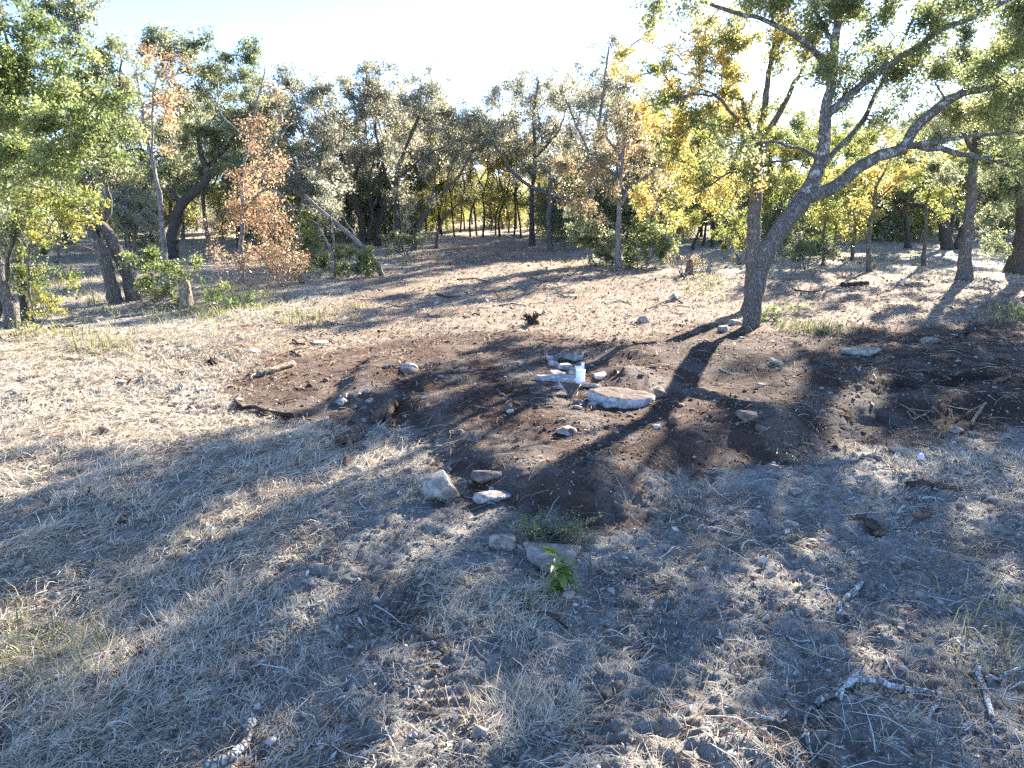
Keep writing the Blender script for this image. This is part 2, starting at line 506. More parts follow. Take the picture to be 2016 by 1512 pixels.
def tube(P, R, sides=8, rough=0.0, rng=RNG, flare=0.0):
    """One capped tapered tube: vertices, quads, tris."""
    P = np.asarray(P, float); R = np.asarray(R, float); n = len(P)
    T = np.gradient(P, axis=0); T /= np.linalg.norm(T, axis=1)[:, None] + 1e-9
    mean = T.mean(0)
    ref = np.eye(3)[np.argmin(np.abs(mean))]
    A = np.cross(T, ref); A /= np.linalg.norm(A, axis=1)[:, None] + 1e-9
    B = np.cross(T, A)
    ang = np.linspace(0, 2 * math.pi, sides, endpoint=False)
    rr = R[:, None] * np.ones((n, sides))
    if rough:
        lob = rng.normal(0, 1, (3,)); ph = rng.uniform(0, 6.28, 3)
        f = sum(.35 * lob[k] * np.cos((k + 2) * ang[None, :] + ph[k] + np.arange(n)[:, None] * .15 * (k + 1)) for k in range(3))
        rr = rr * (1 + rough * f + rng.normal(0, rough * .45, (n, sides)))
    if flare:
        s = np.concatenate([[0], np.cumsum(np.linalg.norm(np.diff(P, axis=0), axis=1))])
        lobes = .5 + .5 * np.cos(5 * ang + rng.uniform(0, 6))
        rr = rr * (1 + flare * np.exp(-s / (R[0] * 1.5))[:, None] * (.55 + .7 * lobes[None, :]))
    V = P[:, None, :] + rr[..., None] * (np.cos(ang)[None, :, None] * A[:, None, :] + np.sin(ang)[None, :, None] * B[:, None, :])
    V = V.reshape(-1, 3)
    i = np.arange(n - 1)[:, None] * sides; j = np.arange(sides)[None, :]; j2 = (j + 1) % sides
    Q = np.stack([i + j, i + j2, i + sides + j2, i + sides + j], -1).reshape(-1, 4)
    V = np.vstack([V, P[0], P[-1]])
    c0, c1 = n * sides, n * sides + 1
    jj = np.arange(sides)
    t0 = np.stack([np.full(sides, c0), (jj + 1) % sides, jj], -1)
    t1 = np.stack([np.full(sides, c1), (n - 1) * sides + jj, (n - 1) * sides + (jj + 1) % sides], -1)
    return V, Q, np.vstack([t0, t1])

def batch_tubes(paths, radii, sides):
    """paths (B,K,3), radii (B,K): open tubes, vectorised."""
    B_, K, _ = paths.shape
    T = np.gradient(paths, axis=1); T /= np.linalg.norm(T, axis=2)[..., None] + 1e-9
    mean = T.mean(1)
    ref = np.eye(3)[np.argmin(np.abs(mean), axis=1)][:, None, :]
    A = np.cross(T, np.broadcast_to(ref, T.shape)); A /= np.linalg.norm(A, axis=2)[..., None] + 1e-9
    Bn = np.cross(T, A)
    ang = np.linspace(0, 2 * math.pi, sides, endpoint=False)
    V = paths[:, :, None, :] + radii[:, :, None, None] * (np.cos(ang)[None, None, :, None] * A[:, :, None, :] + np.sin(ang)[None, None, :, None] * Bn[:, :, None, :])
    base = (np.arange(B_) * K * sides)[:, None, None]
    i = (np.arange(K - 1) * sides)[None, :, None]; j = np.arange(sides)[None, None, :]; j2 = (j + 1) % sides
    Q = np.stack([base + i + j, base + i + j2, base + i + sides + j2, base + i + sides + j], -1).reshape(-1, 4)
    return V.reshape(-1, 3), Q

def unit(a):
    return a / (np.linalg.norm(a, axis=-1, keepdims=True) + 1e-9)

def leaf_quads(C, L, W, rng, up=0.35, droop=0.0):
    n = len(C)
    nrm = unit(rng.normal(0, 1, (n, 3)) + np.array([0, 0, up]))
    a = rng.normal(0, 1, (n, 3)); a[:, 2] -= droop
    a = unit(a - nrm * (a * nrm).sum(1, keepdims=True))
    b = np.cross(nrm, a)
    L = L[:, None]; W = W[:, None]
    V = np.stack([C - a * L * .5, C + b * W * .5 + nrm * W * .18 - a * L * .05, C + a * L * .5, C - b * W * .5 + nrm * W * .18 - a * L * .05], 1).reshape(-1, 3)
    Q = np.arange(4 * n).reshape(n, 4)
    return V, Q

def leaf_tris(C, L, W, rng, up=0.35, droop=0.0):
    n = len(C)
    nrm = unit(rng.normal(0, 1, (n, 3)) + np.array([0, 0, up]))
    a = rng.normal(0, 1, (n, 3)); a[:, 2] -= droop
    a = unit(a - nrm * (a * nrm).sum(1, keepdims=True))
    b = np.cross(nrm, a)
    L = L[:, None]; W = W[:, None]
    sk = rng.uniform(-.35, .1, (n, 1))
    V = np.stack([C - a * L * .5 - b * W * .2, C + b * W * .5 + a * L * sk * .5, C + a * L * .5 - b * W * .3], 1).reshape(-1, 3)
    return V, np.arange(3 * n).reshape(n, 3)

# ------------------------------------------------------------------ tree builder
def grow(limbs, clusters, rng, twig_r=0.006, branch_k=0.010, updraw=.6):
    """limbs: list of (P,R). clusters: (N,3). Returns branch paths (N,5,3) and radii."""
    nodes = np.vstack([p for p, r in limbs]); rad = np.concatenate([r for p, r in limbs])
    tang = np.vstack([unit(np.gradient(p, axis=0)) for p, r in limbs])
    owner = np.full(len(nodes), -1)
    d0 = np.array([np.min(((nodes - c) ** 2).sum(1)) for c in clusters])
    order = np.argsort(d0)
    K = 5
    paths = np.zeros((len(clusters), K, 3)); par = np.full(len(clusters), -1); prad = np.zeros(len(clusters))
    thin = np.array([max(r[0] * .22, .02) for p, r in limbs for _ in range(len(p))])
    for idx in order:
        c = clusters[idx]
        dv = c - nodes
        dist = np.linalg.norm(dv, axis=1)
        below = np.clip(-dv[:, 2], 0, None)
        along = (dv * tang).sum(1) / (dist + 1e-6)
        cost = dist * (1 + .35 * (1 - along)) + .9 * below + (owner < 0) * np.clip(rad - thin, 0, .3) * 2.5
        k = int(np.argmin(cost))
        p0 = nodes[k]; L = dist[k]
        t = np.linspace(0, 1, K)[:, None]
        d = unit(dv[k] * .7 + tang[k] * L * .5 + np.array([0, 0, .25 * L * updraw]))
        ctrl = p0 + d * L * .5
        path = (1 - t) ** 2 * p0 + 2 * t * (1 - t) * ctrl + t * t * c
        path[1:-1] += rng.normal(0, .055 * L + .01, (K - 2, 3))
        paths[idx] = path; par[idx] = owner[k]; prad[idx] = rad[k]
        nodes = np.vstack([nodes, path[1:]]); tang = np.vstack([tang, unit(np.gradient(path, axis=0))[1:]])
        owner = np.concatenate([owner, np.full(K - 1, idx)]); rad = np.concatenate([rad, np.full(K - 1, .02)])
        thin = np.concatenate([thin, np.full(K - 1, .02)])
    cnt = np.ones(len(clusters))
    for idx in order[::-1]:
        if par[idx] >= 0:
            cnt[par[idx]] += cnt[idx]
    r0 = np.minimum(branch_k * np.sqrt(cnt) + twig_r, np.maximum(prad * .8, .02))
    r1 = np.maximum(twig_r, r0 * .45)
    tt = np.linspace(0, 1, K)[None, :]
    return paths, r0[:, None] * (1 - tt) + r1[:, None] * tt

def crown_mesh(name, limbs, blobs, style, bark, rng, leaf, cover=2.0, csize=.42, twig_n=4, bare=0.0, droop=0.0, origin=None, branch_k=.010):
    """blobs: list of (centre(3), radii(3)). One crown mesh: branches, twigs and leaves."""
    CL = []; CV = []; NL = []
    leaf = leaf * .84
    larea = .5 * leaf * leaf * .55
    for c, r in blobs:
        area = math.pi * (r[0] * r[2])
        vol = 4.19 * r[0] * r[1] * r[2]
        nc = int(np.clip(vol / (csize ** 3 * 3.2), 4, 120))
        p = unit(rng.normal(0, 1, (nc, 3))) * (rng.uniform(0.12, 1.0, (nc, 1)) ** .45)
        p = p * (1.08 + rng.normal(0, .22, (nc, 1)))
        CL.append(c + p * r)
        tone = rng.uniform(.25, .75)
        CV.append(np.clip(tone + rng.normal(0, .26, nc), .05, .95))
        NL.append(np.full(nc, cover * area / larea / nc * (1 - bare)))
    C = np.vstack(CL); CV = np.concatenate(CV); NL = np.concatenate(NL)
    NL = NL * DENSE * rng.uniform(.35, 1.65, len(NL))
    paths, radii = grow(limbs, C, rng, twig_r=.004 + leaf * .035, branch_k=branch_k)
    V1, Q1 = batch_tubes(paths, radii, 4)
    # twigs
    nt = twig_n
    ends = np.repeat(paths[:, -1], nt, 0); mids = np.repeat(paths[:, 3], nt, 0)
    f = rng.uniform(0, 1, (len(ends), 1))
    start = ends * f + mids * (1 - f)
    out = np.repeat(unit(paths[:, -1] - paths[:, 2]), nt, 0)
    tdir = unit(out * .5 + rng.normal(0, .8, (len(ends), 3)) + np.array([0, 0, .15 - droop]))
    tl = rng.uniform(.6, 1.3, (len(ends), 1)) * csize
    p1 = start + tdir * tl * .5 + rng.normal(0, .05, (len(ends), 3)) * csize
    p2 = start + tdir * tl + np.array([0, 0, -.12 - droop * .4]) * tl
    tw = np.stack([start, p1, p2], 1)
    tr = np.repeat(np.array([[1.0, .4]]) * (.0035 + leaf * .03), len(tw), 0)
    V2, Q2 = batch_tubes(tw[:, [0, 2]], tr, 3)
    # leaves
    cnt = np.maximum(0, rng.poisson(np.maximum(NL / nt, 0.01), (nt, len(C))).T.ravel())
    ti = np.repeat(np.arange(len(tw)), cnt)
    s = rng.uniform(0, 1, (len(ti), 1)) ** .8
    pos = (tw[ti, 0] * (1 - s) ** 2 + 2 * s * (1 - s) * tw[ti, 1] + s * s * tw[ti, 2]) + rng.normal(0, .24 * csize, (len(ti), 3)) * np.array([1, 1, .8])
    L = leaf * np.clip(np.exp(rng.normal(-.05, .32, len(ti))), .45, 1.9); W = L * rng.uniform(.42, .68, len(ti))
    V3, Q3 = leaf_tris(pos, L, W * 1.35, rng, droop=droop)
    var3 = np.repeat(np.clip(CV[ti // nt] + rng.normal(0, .18, len(ti)), 0, 1), 3)
    V = np.vstack([V1, V2, V3])
    Q = np.vstack([Q1, Q2 + len(V1)]); T3 = Q3 + len(V1) + len(V2)
    var = np.concatenate([np.full(len(V1) + len(V2), .5), var3])
    mi = np.concatenate([np.zeros(len(Q1) + len(Q2), int), np.ones(len(Q3), int)])
    if origin is not None:
        V = V - origin
    global N_LEAF
    N_LEAF += len(Q3)
    return mesh_from(name, V, Q, T3, (bark, style), var, mat_idx=mi)
N_LEAF = 0
DENSE = 1.6

def wobble(P, amt, rng):
    n = len(P)
    w = np.cumsum(rng.normal(0, 1, (n, 3)), 0)
    w -= np.linspace(0, 1, n)[:, None] * w[-1]
    return P + w * amt / max(1, math.sqrt(n))

def limb_path(pix, w0, w1, Y0, ground=None, rng=RNG, step=.2, wob=.05):
    """pix: (u,v[,dY]) at depth Y0+dY; w0,w1: widths in pixels at start and end."""
    pts = []; rs = []
    n = len(pix)
    for i, p in enumerate(pix):
        Y = Y0 + (p[2] if len(p) > 2 else 0)
        pts.append(at(p[0], p[1], Y))
        w = .74 * (w0 + (w1 - w0) * i / (n - 1))
        rs.append(.5 * w * mpp(p[0], p[1], Y))
    if ground is not None:
        pts[0] = ground - np.array([0, 0, .12])
    P, R = smooth_path(pts, rs, step)
    return wobble(P, wob, rng), R

def make_tree(name, label, cat, base, limbs, blobs, style='live', bark='bark', cover=2.0, leaf=None, csize=None, twig_n=4, bare=0.0, droop=0.0,
              group=None, seed=0, sides=9, branch_k=.010, Y=None, flare=.5, crown_name='crown', trunk_bark=None):
    """limbs: [(pixels, w0, w1), ...]; the first starts at the base. blobs: (u, v, ru, rv[, dY[, rdepth]])."""
    rng = np.random.default_rng(1000 + seed)
    g = gp(*base) if Y is None else None
    if g is None:
        q = at(base[0], base[1], Y); g = np.array([q[0], Y, hz(q[0], Y)])
    Y0 = g[1]
    root = bpy.data.objects.new(name, None); COL.objects.link(root)
    root.location = g
    root.empty_display_size = .3
    tag(root, label, cat, group)
    LB = []
    for i, (pix, w0, w1) in enumerate(limbs):
        P, R = limb_path(pix, w0, w1, Y0, g if i == 0 else None, rng, step=.16 if Y0 < 20 else .3, wob=.10)
        LB.append((P, R))
        V, Q, T = tube(P, R, sides if i == 0 else max(6, sides - 2), rough=.07, rng=rng, flare=flare if i == 0 else 0)
        obj('trunk' if i == 0 else 'limb', mesh_from('trunk' if i == 0 else 'limb', V - g, Q, T, ((trunk_bark or bark) if i == 0 else bark,), smooth=True), root)
    if leaf is None:
        leaf = .05 + .0017 * Y0
    if csize is None:
        csize = .28 + .006 * Y0
    BL = []
    for b in blobs:
        dY = b[4] if len(b) > 4 else rng.uniform(-.7, .7) * b[2] * Y0 / F
        c = at(b[0], b[1], Y0 + dY); s = mpp(b[0], b[1], Y0 + dY)
        rx, rz = b[2] * s, b[3] * s
        rd = b[5] if len(b) > 5 else max(rx, rz) * .9
        BL.append((c, np.array([rx, rd, rz])))
    if BL:
        me = crown_mesh(crown_name, LB, BL, style, bark, rng, leaf, cover, csize, twig_n, bare, droop, origin=g, branch_k=branch_k)
        c = obj(crown_name, me, root)
        c['kind'] = 'stuff'
    return root

def copy_tree(o, loc, rotz, scale, label=None):
    r = o.copy(); COL.objects.link(r)
    r.location = loc; r.rotation_euler = (0, 0, rotz); r.scale = (scale[0], scale[0], scale[1])
    if label: r['label'] = label
    for ch in list(o.children):
        c = ch.copy(); COL.objects.link(c); c.parent = r
    return r

# ------------------------------------------------------------------ ground sheet
def build_ground():
    rows = [-40, -20, -8, -2, 0.5, 1.6, 2.2]
    y = 2.3
    while y < 13:
        rows.append(y); y += .0033 * y + .005
    while y < 75:
        rows.append(y); y += .012 * y
    while y < 2600:
        rows.append(y); y *= 1.09
    Yv = np.array(rows); nc = 411
    s = np.linspace(-1, 1, nc)
    X = s[None, :] * (3.0 + .95 * np.abs(Yv)[:, None]) + (np.abs(s[None, :]) > .97) * np.sign(s)[None, :] * (np.abs(s[None, :]) - .97) / .03 * (40 + 2.0 * np.abs(Yv)[:, None])
    Yg = np.repeat(Yv[:, None], nc, 1)
    Z = height(X, Yg)
    V = np.stack([X, Yg, Z], -1).reshape(-1, 3)
    R = len(Yv)
    i = np.arange(R - 1)[:, None] * nc; j = np.arange(nc - 1)[None, :]
    Q = np.stack([i + j, i + j + 1, i + nc + j + 1, i + nc + j], -1).reshape(-1, 4)
    me = mesh_from('ground', V, Q, None, ('ground',), smooth=True)
    x, y = V[:, 0], V[:, 1]
    masks = zones(x, y)
    for k, a in masks.items():
        at_ = me.attributes.new(k, 'FLOAT', 'POINT')
        at_.data.foreach_set('value', a.astype(np.float32))
    o = obj('ground', me)
    tag(o, 'cleared ground of dark soil, grey caliche and dry straw', None, kind='structure')

def zones(x, y):
    soil = soil_mask(x, y) * (.75 + .25 * sstep(.35, .6, fbm(x * 2.2, y * 2.2, 51, 3)))
    # brown stripes and patches of disturbed soil in the mulched lane
    n = fbm(x * .55, y * 1.4, 61, 4)
    lane = 1 - sstep(-.5, 1.2, poly_sdf(x, y, MULCH) + (fbm(x * .5, y * .5, 63, 3) - .5) * 3)
    soil = np.maximum(soil, lane * sstep(.56, .70, n) * .42)
    # scattered dark patches in the foreground
    fgp = sstep(.62, .76, fbm(x * 1.3, y * 1.3, 65, 4)) * (1 - sstep(8, 11, y)) * .4
    soil = np.maximum(soil, fgp)
    straw_n = fbm(x * .9, y * .9, 67, 4)
    left = 1 - sstep(-.9, .6, poly_sdf(x, y, LEFT) + (straw_n - .5) * 2.2)
    straw = np.maximum(left * (.55 + .45 * sstep(.35, .6, straw_n)), sstep(.54, .70, straw_n) * .55 * (1 - lane))
    straw = np.maximum(straw, sstep(12, 22, y) * .6 * (1 - lane))
    field = sstep(48, 70, y)
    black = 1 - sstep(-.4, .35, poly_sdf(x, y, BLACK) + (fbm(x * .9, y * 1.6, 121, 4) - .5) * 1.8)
    return dict(black=black, soil=soil * (1 - field), straw=np.clip(straw, 0, 1), mulch=lane * .9, field=field)
build_ground()

# ------------------------------------------------------------------ trees
LIVE = 'live oak'
# the leaning oak beside the pit, the largest tree
make_tree('oak_tree', 'big leaning oak forking low beside the dark soil, lichen on its long right arm', 'tree', (1473, 643),
    [([(1473, 643), (1482, 570), (1508, 500), (1545, 438), (1582, 388)], 44, 48),
     ([(1578, 392), (1608, 345), (1622, 285), (1630, 215), (1640, 110), (1650, 0, .3), (1660, -120, .4), (1665, -230, .5)], 40, 10),
     ([(1575, 398), (1640, 362), (1705, 312), (1765, 287), (1805, 240, -.2), (1860, 196, -.4), (1925, 172, -.5), (2025, 168, -.7), (2120, 150, -.9)], 38, 14),
     ([(1626, 236), (1668, 196), (1730, 150, -.4), (1795, 108, -.8), (1880, 52, -1.2), (1985, 5, -1.6), (2080, -60, -2)], 24, 9),
     ([(1765, 288), (1815, 282, -.3), (1880, 270, -.6), (1975, 262, -1.0)], 17, 8),
     ([(1768, 290), (1845, 288, -.3), (1915, 306, -.5), (1965, 318, -.7), (2035, 335, -1)], 18, 9),
     ([(1636, 150), (1590, 90, -.5), (1530, 45, -.9), (1440, 10, -1.3), (1330, -25, -1.7), (1250, -40, -2)], 18, 5),
     ([(1640, 90), (1600, 0, .8), (1540, -110, 1.4)], 14, 5),
     ([(1612, 330), (1590, 300, -.4), (1545, 285, -.8), (1480, 280, -1.1), (1425, 290, -1.3)], 10, 4),
     ([(1606, 345), (1680, 260, .8), (1730, 180, 1.4), (1790, 60, 2.0), (1830, -60, 2.4)], 16, 5)],
    [(1330, 10, 100, 36, -1.7), (1470, -20, 80, 45, -1.0), (1600, 30, 80, 60), (1700, 60, 90, 80), (1640, -110, 150, 90), (1800, 130, 80, 70, -.5),
     (1900, 60, 100, 80, -1), (1985, 130, 70, 90, -.8), (1770, 220, 70, 45, .5), (1665, 190, 40, 45, .2), (1700, -40, 110, 90, 1.2), (1860, -80, 130, 90, 0),
     (2060, 20, 100, 110, -1), (2080, 210, 80, 80, -.8), (1960, 235, 50, 40, -.7), (1425, 285, 55, 28, -1.2), (1900, 220, 50, 40, -.2),
     (1620, 130, 45, 60, -.3), (1990, 330, 40, 30, -.8)],
    'oak', 'bark_pale', cover=1.7, leaf=.068, csize=.40, twig_n=5, seed=1, sides=16, branch_k=.009, flare=.15, trunk_bark='bark')
# straight elm right behind it
make_tree('elm_tree', 'straight grey elm with golden yellow leaves growing just behind the leaning oak', 'tree', (1476, 612),
    [([(1476, 612), (1481, 530), (1485, 440), (1489, 345)], 42, 32),
     ([(1489, 350), (1500, 260), (1512, 160), (1528, 60, .3), (1540, -60, .5)], 24, 6),
     ([(1492, 335), (1520, 250, -.3), (1560, 185, -.5), (1588, 110, -.6), (1600, 0, -.8)], 20, 6),
     ([(1488, 345), (1512, 318, -.3), (1548, 306, -.6), (1600, 294, -.8)], 10, 4),
     ([(1486, 300), (1462, 262, -.4), (1425, 205, -.8), (1380, 185, -1.2), (1310, 205, -1.5)], 12, 4),
     ([(1488, 280), (1450, 180, .5), (1400, 100, 1), (1340, 60, 1.3)], 12, 4),
     ([(1484, 352), (1455, 338, -.4), (1420, 352, -.7), (1370, 375, -1)], 9, 3)],
    [(1275, 130, 60, 55, .8), (1330, 195, 75, 55), (1420, 130, 75, 70), (1400, 250, 75, 45), (1350, 320, 75, 45), (1480, 190, 60, 75), (1330, 100, 60, 45),
     (1300, 270, 60, 40), (1440, 360, 70, 38), (1560, 110, 60, 70), (1500, 60, 80, 50), (1420, 60, 60, 50), (1290, 400, 50, 35), (1430, 400, 40, 30)],
    'yellow', 'bark', cover=1.25, leaf=.072, csize=.34, twig_n=5, seed=2, sides=12, flare=.3)

# left edge group
make_tree('oak_tree', 'bright green oak leaning out at the left edge, furrowed trunk with bushy crown', 'tree', (27, 646),
    [([(27, 646), (14, 590), (2, 530), (-12, 450), (-20, 370), (0, 280), (30, 180)], 34, 16),
     ([(-18, 380), (40, 320, -.4), (110, 280, -.6), (180, 250, -.8)], 14, 5),
     ([(0, 290), (70, 200, .4), (120, 140, .8), (160, 90, 1)], 12, 4),
     ([(30, 180), (20, 90), (0, 0, .3)], 12, 5)],
    [(40, 190, 90, 80), (130, 265, 85, 65, -.6), (20, 320, 75, 70), (140, 160, 80, 60, .6), (205, 225, 55, 50, -.4), (20, 70, 80, 70), (110, 350, 70, 45, -.5), (-60, 180, 90, 110), (195, 300, 45, 40, -.6), (-40, 20, 90, 80)],
    'bright', 'bark', cover=1.9, leaf=.075, csize=.38, twig_n=5, seed=3, sides=12)
make_tree('elm_tree', 'dark mossy double stem behind the leaning trunk at the left edge', 'tree', (52, 632),
    [([(52, 632), (44, 570), (38, 490), (34, 400), (42, 300)], 24, 12),
     ([(-15, 640), (8, 590), (22, 520), (30, 440)], 18, 9)],
    [(50, 330, 50, 60), (-10, 400, 50, 60), (40, 440, 30, 50)], 'live', 'bark_dark', cover=1.3, seed=4)
make_tree('elm_sapling', 'slender elm sapling with yellow green sprays in front of the dark double stem', 'tree', (63, 640),
    [([(63, 640), (60, 580), (57, 500), (60, 440), (52, 380)], 8, 4),
     ([(58, 500), (90, 450, -.3), (130, 420, -.5), (170, 405, -.7)], 4, 2),
     ([(60, 560), (90, 540, -.3), (120, 545, -.5)], 3, 2)],
    [(95, 415, 50, 32, -.3), (150, 400, 38, 30, -.6), (50, 450, 38, 45), (120, 455, 45, 20, -.4), (60, 605, 28, 35), (125, 545, 38, 15, -.5), (40, 520, 32, 35), (65, 560, 30, 25), (150, 440, 30, 18, -.5)],
    'yg', 'bark', cover=1.25, leaf=.065, csize=.25, twig_n=4, seed=5)
make_tree('oak_tree', 'rear one of two thick oak trunks leaning left, with a dark side limb', 'tree', (226, 596),
    [([(226, 596), (212, 545), (198, 495), (172, 455), (135, 415), (95, 350), (70, 250)], 34, 14),
     ([(200, 500), (165, 487, .2), (130, 482, .3), (95, 480, .5)], 13, 6),
     ([(110, 375), (130, 280, .8), (150, 180, 1.2), (160, 80, 1.6), (140, 0, 2)], 14, 5)],
    [(110, 60, 70, 55, 1.8), (70, 0, 70, 50, 2), (150, 130, 60, 60, 1.3), (60, 420, 60, 45, .5), (170, 20, 40, 40, 2)],
    'live', 'bark', cover=1.6, seed=6, sides=12, flare=.25)
make_tree('oak_tree', 'front one of two thick oak trunks leaning left, with a grey upright broken branch', 'tree', (270, 592),
    [([(270, 592), (250, 530), (226, 480), (196, 442), (160, 412), (135, 350, .5), (140, 260, .8)], 40, 14),
     ([(196, 445), (203, 415), (207, 385), (200, 360), (190, 340)], 13, 7),
     ([(150, 390, .3), (200, 300, .8), (230, 200, 1), (240, 120, 1.2)], 13, 5)],
    [(215, 190, 65, 60, .9), (170, 270, 60, 50, .6), (240, 280, 45, 50, .8), (215, 330, 45, 32, .4), (225, 110, 45, 40, 1.2)],
    'live', 'bark', cover=1.5, seed=7, sides=12, flare=.25)
make_tree('cedar_tree', 'small grey green evergreen with rounded head behind the leaning oak trunks', 'tree', (258, 530),
    [([(258, 530), (256, 480), (252, 430), (250, 370)], 12, 6), ([(268, 530), (264, 470), (262, 420)], 8, 4)],
    [(250, 395, 42, 45), (245, 440, 40, 32), (285, 420, 25, 40)], 'grey', 'bark', cover=2.1, seed=8, sides=7)
make_tree('elm_tree', 'tall thin two-stemmed tree with sparse orange leaves behind the green bush', 'tree', (322, 545),
    [([(322, 545), (317, 470), (308, 390), (296, 300), (284, 210), (270, 130)], 17, 4), ([(318, 480), (316, 400), (303, 330), (300, 240), (310, 150)], 11, 3)],
    [(320, 190, 55, 40), (300, 260, 45, 45), (280, 150, 40, 45), (330, 130, 30, 30)], 'orange', 'bark_grey', cover=.5, twig_n=7, seed=9)
make_tree('oak_tree', 'broad live oak with a thick elbow of a limb bending up to the right', 'tree', (335, 508),
    [([(335, 508), (342, 450), (352, 412), (378, 380), (402, 362), (408, 335), (398, 300), (390, 240)], 34, 12),
     ([(400, 340), (450, 290, .5), (490, 210, 1), (500, 130, 1.4)], 12, 4),
     ([(395, 280), (350, 200, .5), (335, 120, .8), (320, 70, 1)], 12, 4),
     ([(360, 400), (310, 340, .8), (280, 260, 1)], 14, 5)],
    [(315, 72, 45, 32), (368, 85, 42, 36), (492, 108, 36, 32), (430, 140, 40, 40), (325, 105, 55, 42), (375, 120, 55, 55), (310, 175, 55, 50), (400, 220, 60, 50), (340, 260, 60, 45), (410, 290, 55, 38), (480, 130, 48, 45), (505, 190, 50, 50), (470, 240, 55, 45), (520, 270, 50, 50), (300, 330, 45, 40), (445, 320, 45, 28), (360, 330, 45, 30)],
    'live', 'bark_dark', cover=1.55, twig_n=4, seed=10, sides=10)
make_tree('orange_tree', 'orange brown leaved tree drooping to the ground left of the brush pile', 'tree', (475, 557),
    [([(475, 557), (478, 490), (480, 410), (479, 340), (491, 265), (506, 195), (522, 130)], 15, 3),
     ([(479, 420), (520, 380, -.5), (560, 390, -.8), (590, 440, -1)], 6, 2), ([(478, 440), (440, 420, -.4), (415, 460, -.7)], 5, 2),
     ([(480, 340), (530, 290, .4), (560, 260, .6)], 5, 2), ([(490, 270), (440, 220, .4), (430, 160, .6)], 5, 2)],
    [(500, 500, 75, 38, -.5), (450, 470, 45, 45, -.3), (540, 470, 45, 48, -.6), (490, 420, 50, 42), (530, 400, 40, 38), (500, 340, 42, 40), (535, 320, 35, 35), (510, 250, 35, 38), (535, 195, 30, 38), (470, 380, 32, 32), (570, 510, 35, 30, -.8)],
    'orange', 'bark_grey', cover=.62, leaf=.075, csize=.48, twig_n=14, droop=.7, seed=11)
make_tree('oak_tree', 'grey twiggy oak between the orange tree and the green thicket', 'tree', (598, 500),
    [([(598, 500), (602, 430), (592, 360), (570, 290), (548, 225)], 14, 5), ([(598, 400), (630, 320, .5), (640, 240, .7), (625, 170, 1)], 9, 3), ([(592, 360), (560, 330, -.4), (520, 300, -.6)], 7, 3)],
    [(600, 190, 45, 42), (640, 240, 50, 50), (590, 270, 50, 45), (620, 340, 50, 45), (565, 230, 38, 45), (580, 400, 40, 40), (640, 410, 35, 45), (660, 180, 35, 30)],
    'grey', 'bark_grey', cover=1.06, twig_n=10, seed=12)
make_tree('bare_sapling', 'crooked bare sapling rising out of the low green bushes', 'tree', (656, 548),
    [([(656, 548), (654, 505), (648, 478), (632, 455), (628, 445)], 8, 5), ([(654, 505), (655, 470), (652, 430), (660, 380)], 5, 2)], [(655, 370, 28, 40)], 'grey', 'bark_grey', cover=.7, seed=13)
make_tree('dead_tree', 'slim dead trunk leaning far left over the low green bushes', 'tree', (757, 542),
    [([(757, 542), (735, 510), (700, 472), (660, 438), (625, 410), (600, 385)], 15, 8), ([(700, 472), (668, 425), (650, 395)], 4, 2), ([(650, 430), (625, 440), (605, 430)], 4, 2)], [], 'grey', 'bark_grey', seed=14, flare=.1)
make_tree('oak_tree', 'forked live oak with twin dark stems at the left of the clearing mouth', 'tree', (716, 488),
    [([(716, 488), (712, 440), (703, 410), (690, 370), (676, 320), (650, 265), (620, 230)], 20, 6), ([(722, 488), (728, 440), (733, 420), (726, 380), (735, 320)], 12, 4), ([(690, 370), (715, 310, .6), (720, 240, 1)], 10, 4)],
    [(690, 210, 55, 45), (650, 270, 50, 40), (720, 260, 50, 50), (690, 310, 55, 40), (640, 330, 40, 35), (700, 165, 40, 35), (740, 200, 45, 40), (660, 370, 35, 30)], 'grey', 'bark_dark', cover=1.10, twig_n=9, seed=15)
make_tree('oak_tree', 'oak with an S-curved dark trunk at the left of the clearing mouth', 'tree', (743, 484),
    [([(743, 484), (744, 445), (756, 415), (757, 390), (747, 362), (756, 320), (740, 250), (745, 180)], 18, 5), ([(752, 340), (800, 290, .5), (830, 230, .8)], 9, 3)],
    [(770, 150, 55, 35), (750, 200, 50, 40), (800, 190, 50, 40), (770, 260, 50, 45), (740, 310, 40, 35), (820, 250, 45, 40), (730, 150, 35, 30)], 'grey', 'bark_dark', cover=1.06, twig_n=10, seed=16)
make_tree('oak_tree', 'ivy covered thick straight trunk at the left of the clearing mouth', 'tree', (786, 497),
    [([(786, 497), (783, 440), (781, 390), (786, 330), (810, 260), (840, 200)], 20, 6), ([(782, 390), (760, 330, .4), (740, 260, .7)], 9, 3), ([(784, 350), (830, 310, -.4), (870, 290, -.7)], 8, 3)],
    [(785, 420, 22, 55, -.2), (830, 180, 55, 38), (860, 240, 50, 45), (800, 320, 45, 40), (860, 300, 45, 32), (880, 190, 40, 35), (805, 400, 30, 35), (820, 230, 45, 40)], 'grey', 'bark_dark', cover=1.06, twig_n=9, seed=17)
make_tree('elm_tree', 'tree leaning right across the clearing mouth, smooth grey stem', 'tree', (812, 492),
    [([(812, 492), (825, 445), (850, 405), (880, 372), (905, 345), (930, 300)], 13, 5), ([(850, 405), (855, 340, .4), (840, 290, .6)], 7, 3)],
    [(900, 320, 45, 35), (940, 270, 45, 45), (880, 270, 40, 40), (920, 230, 40, 35)], 'grey', 'bark', cover=0.94, twig_n=10, seed=18)
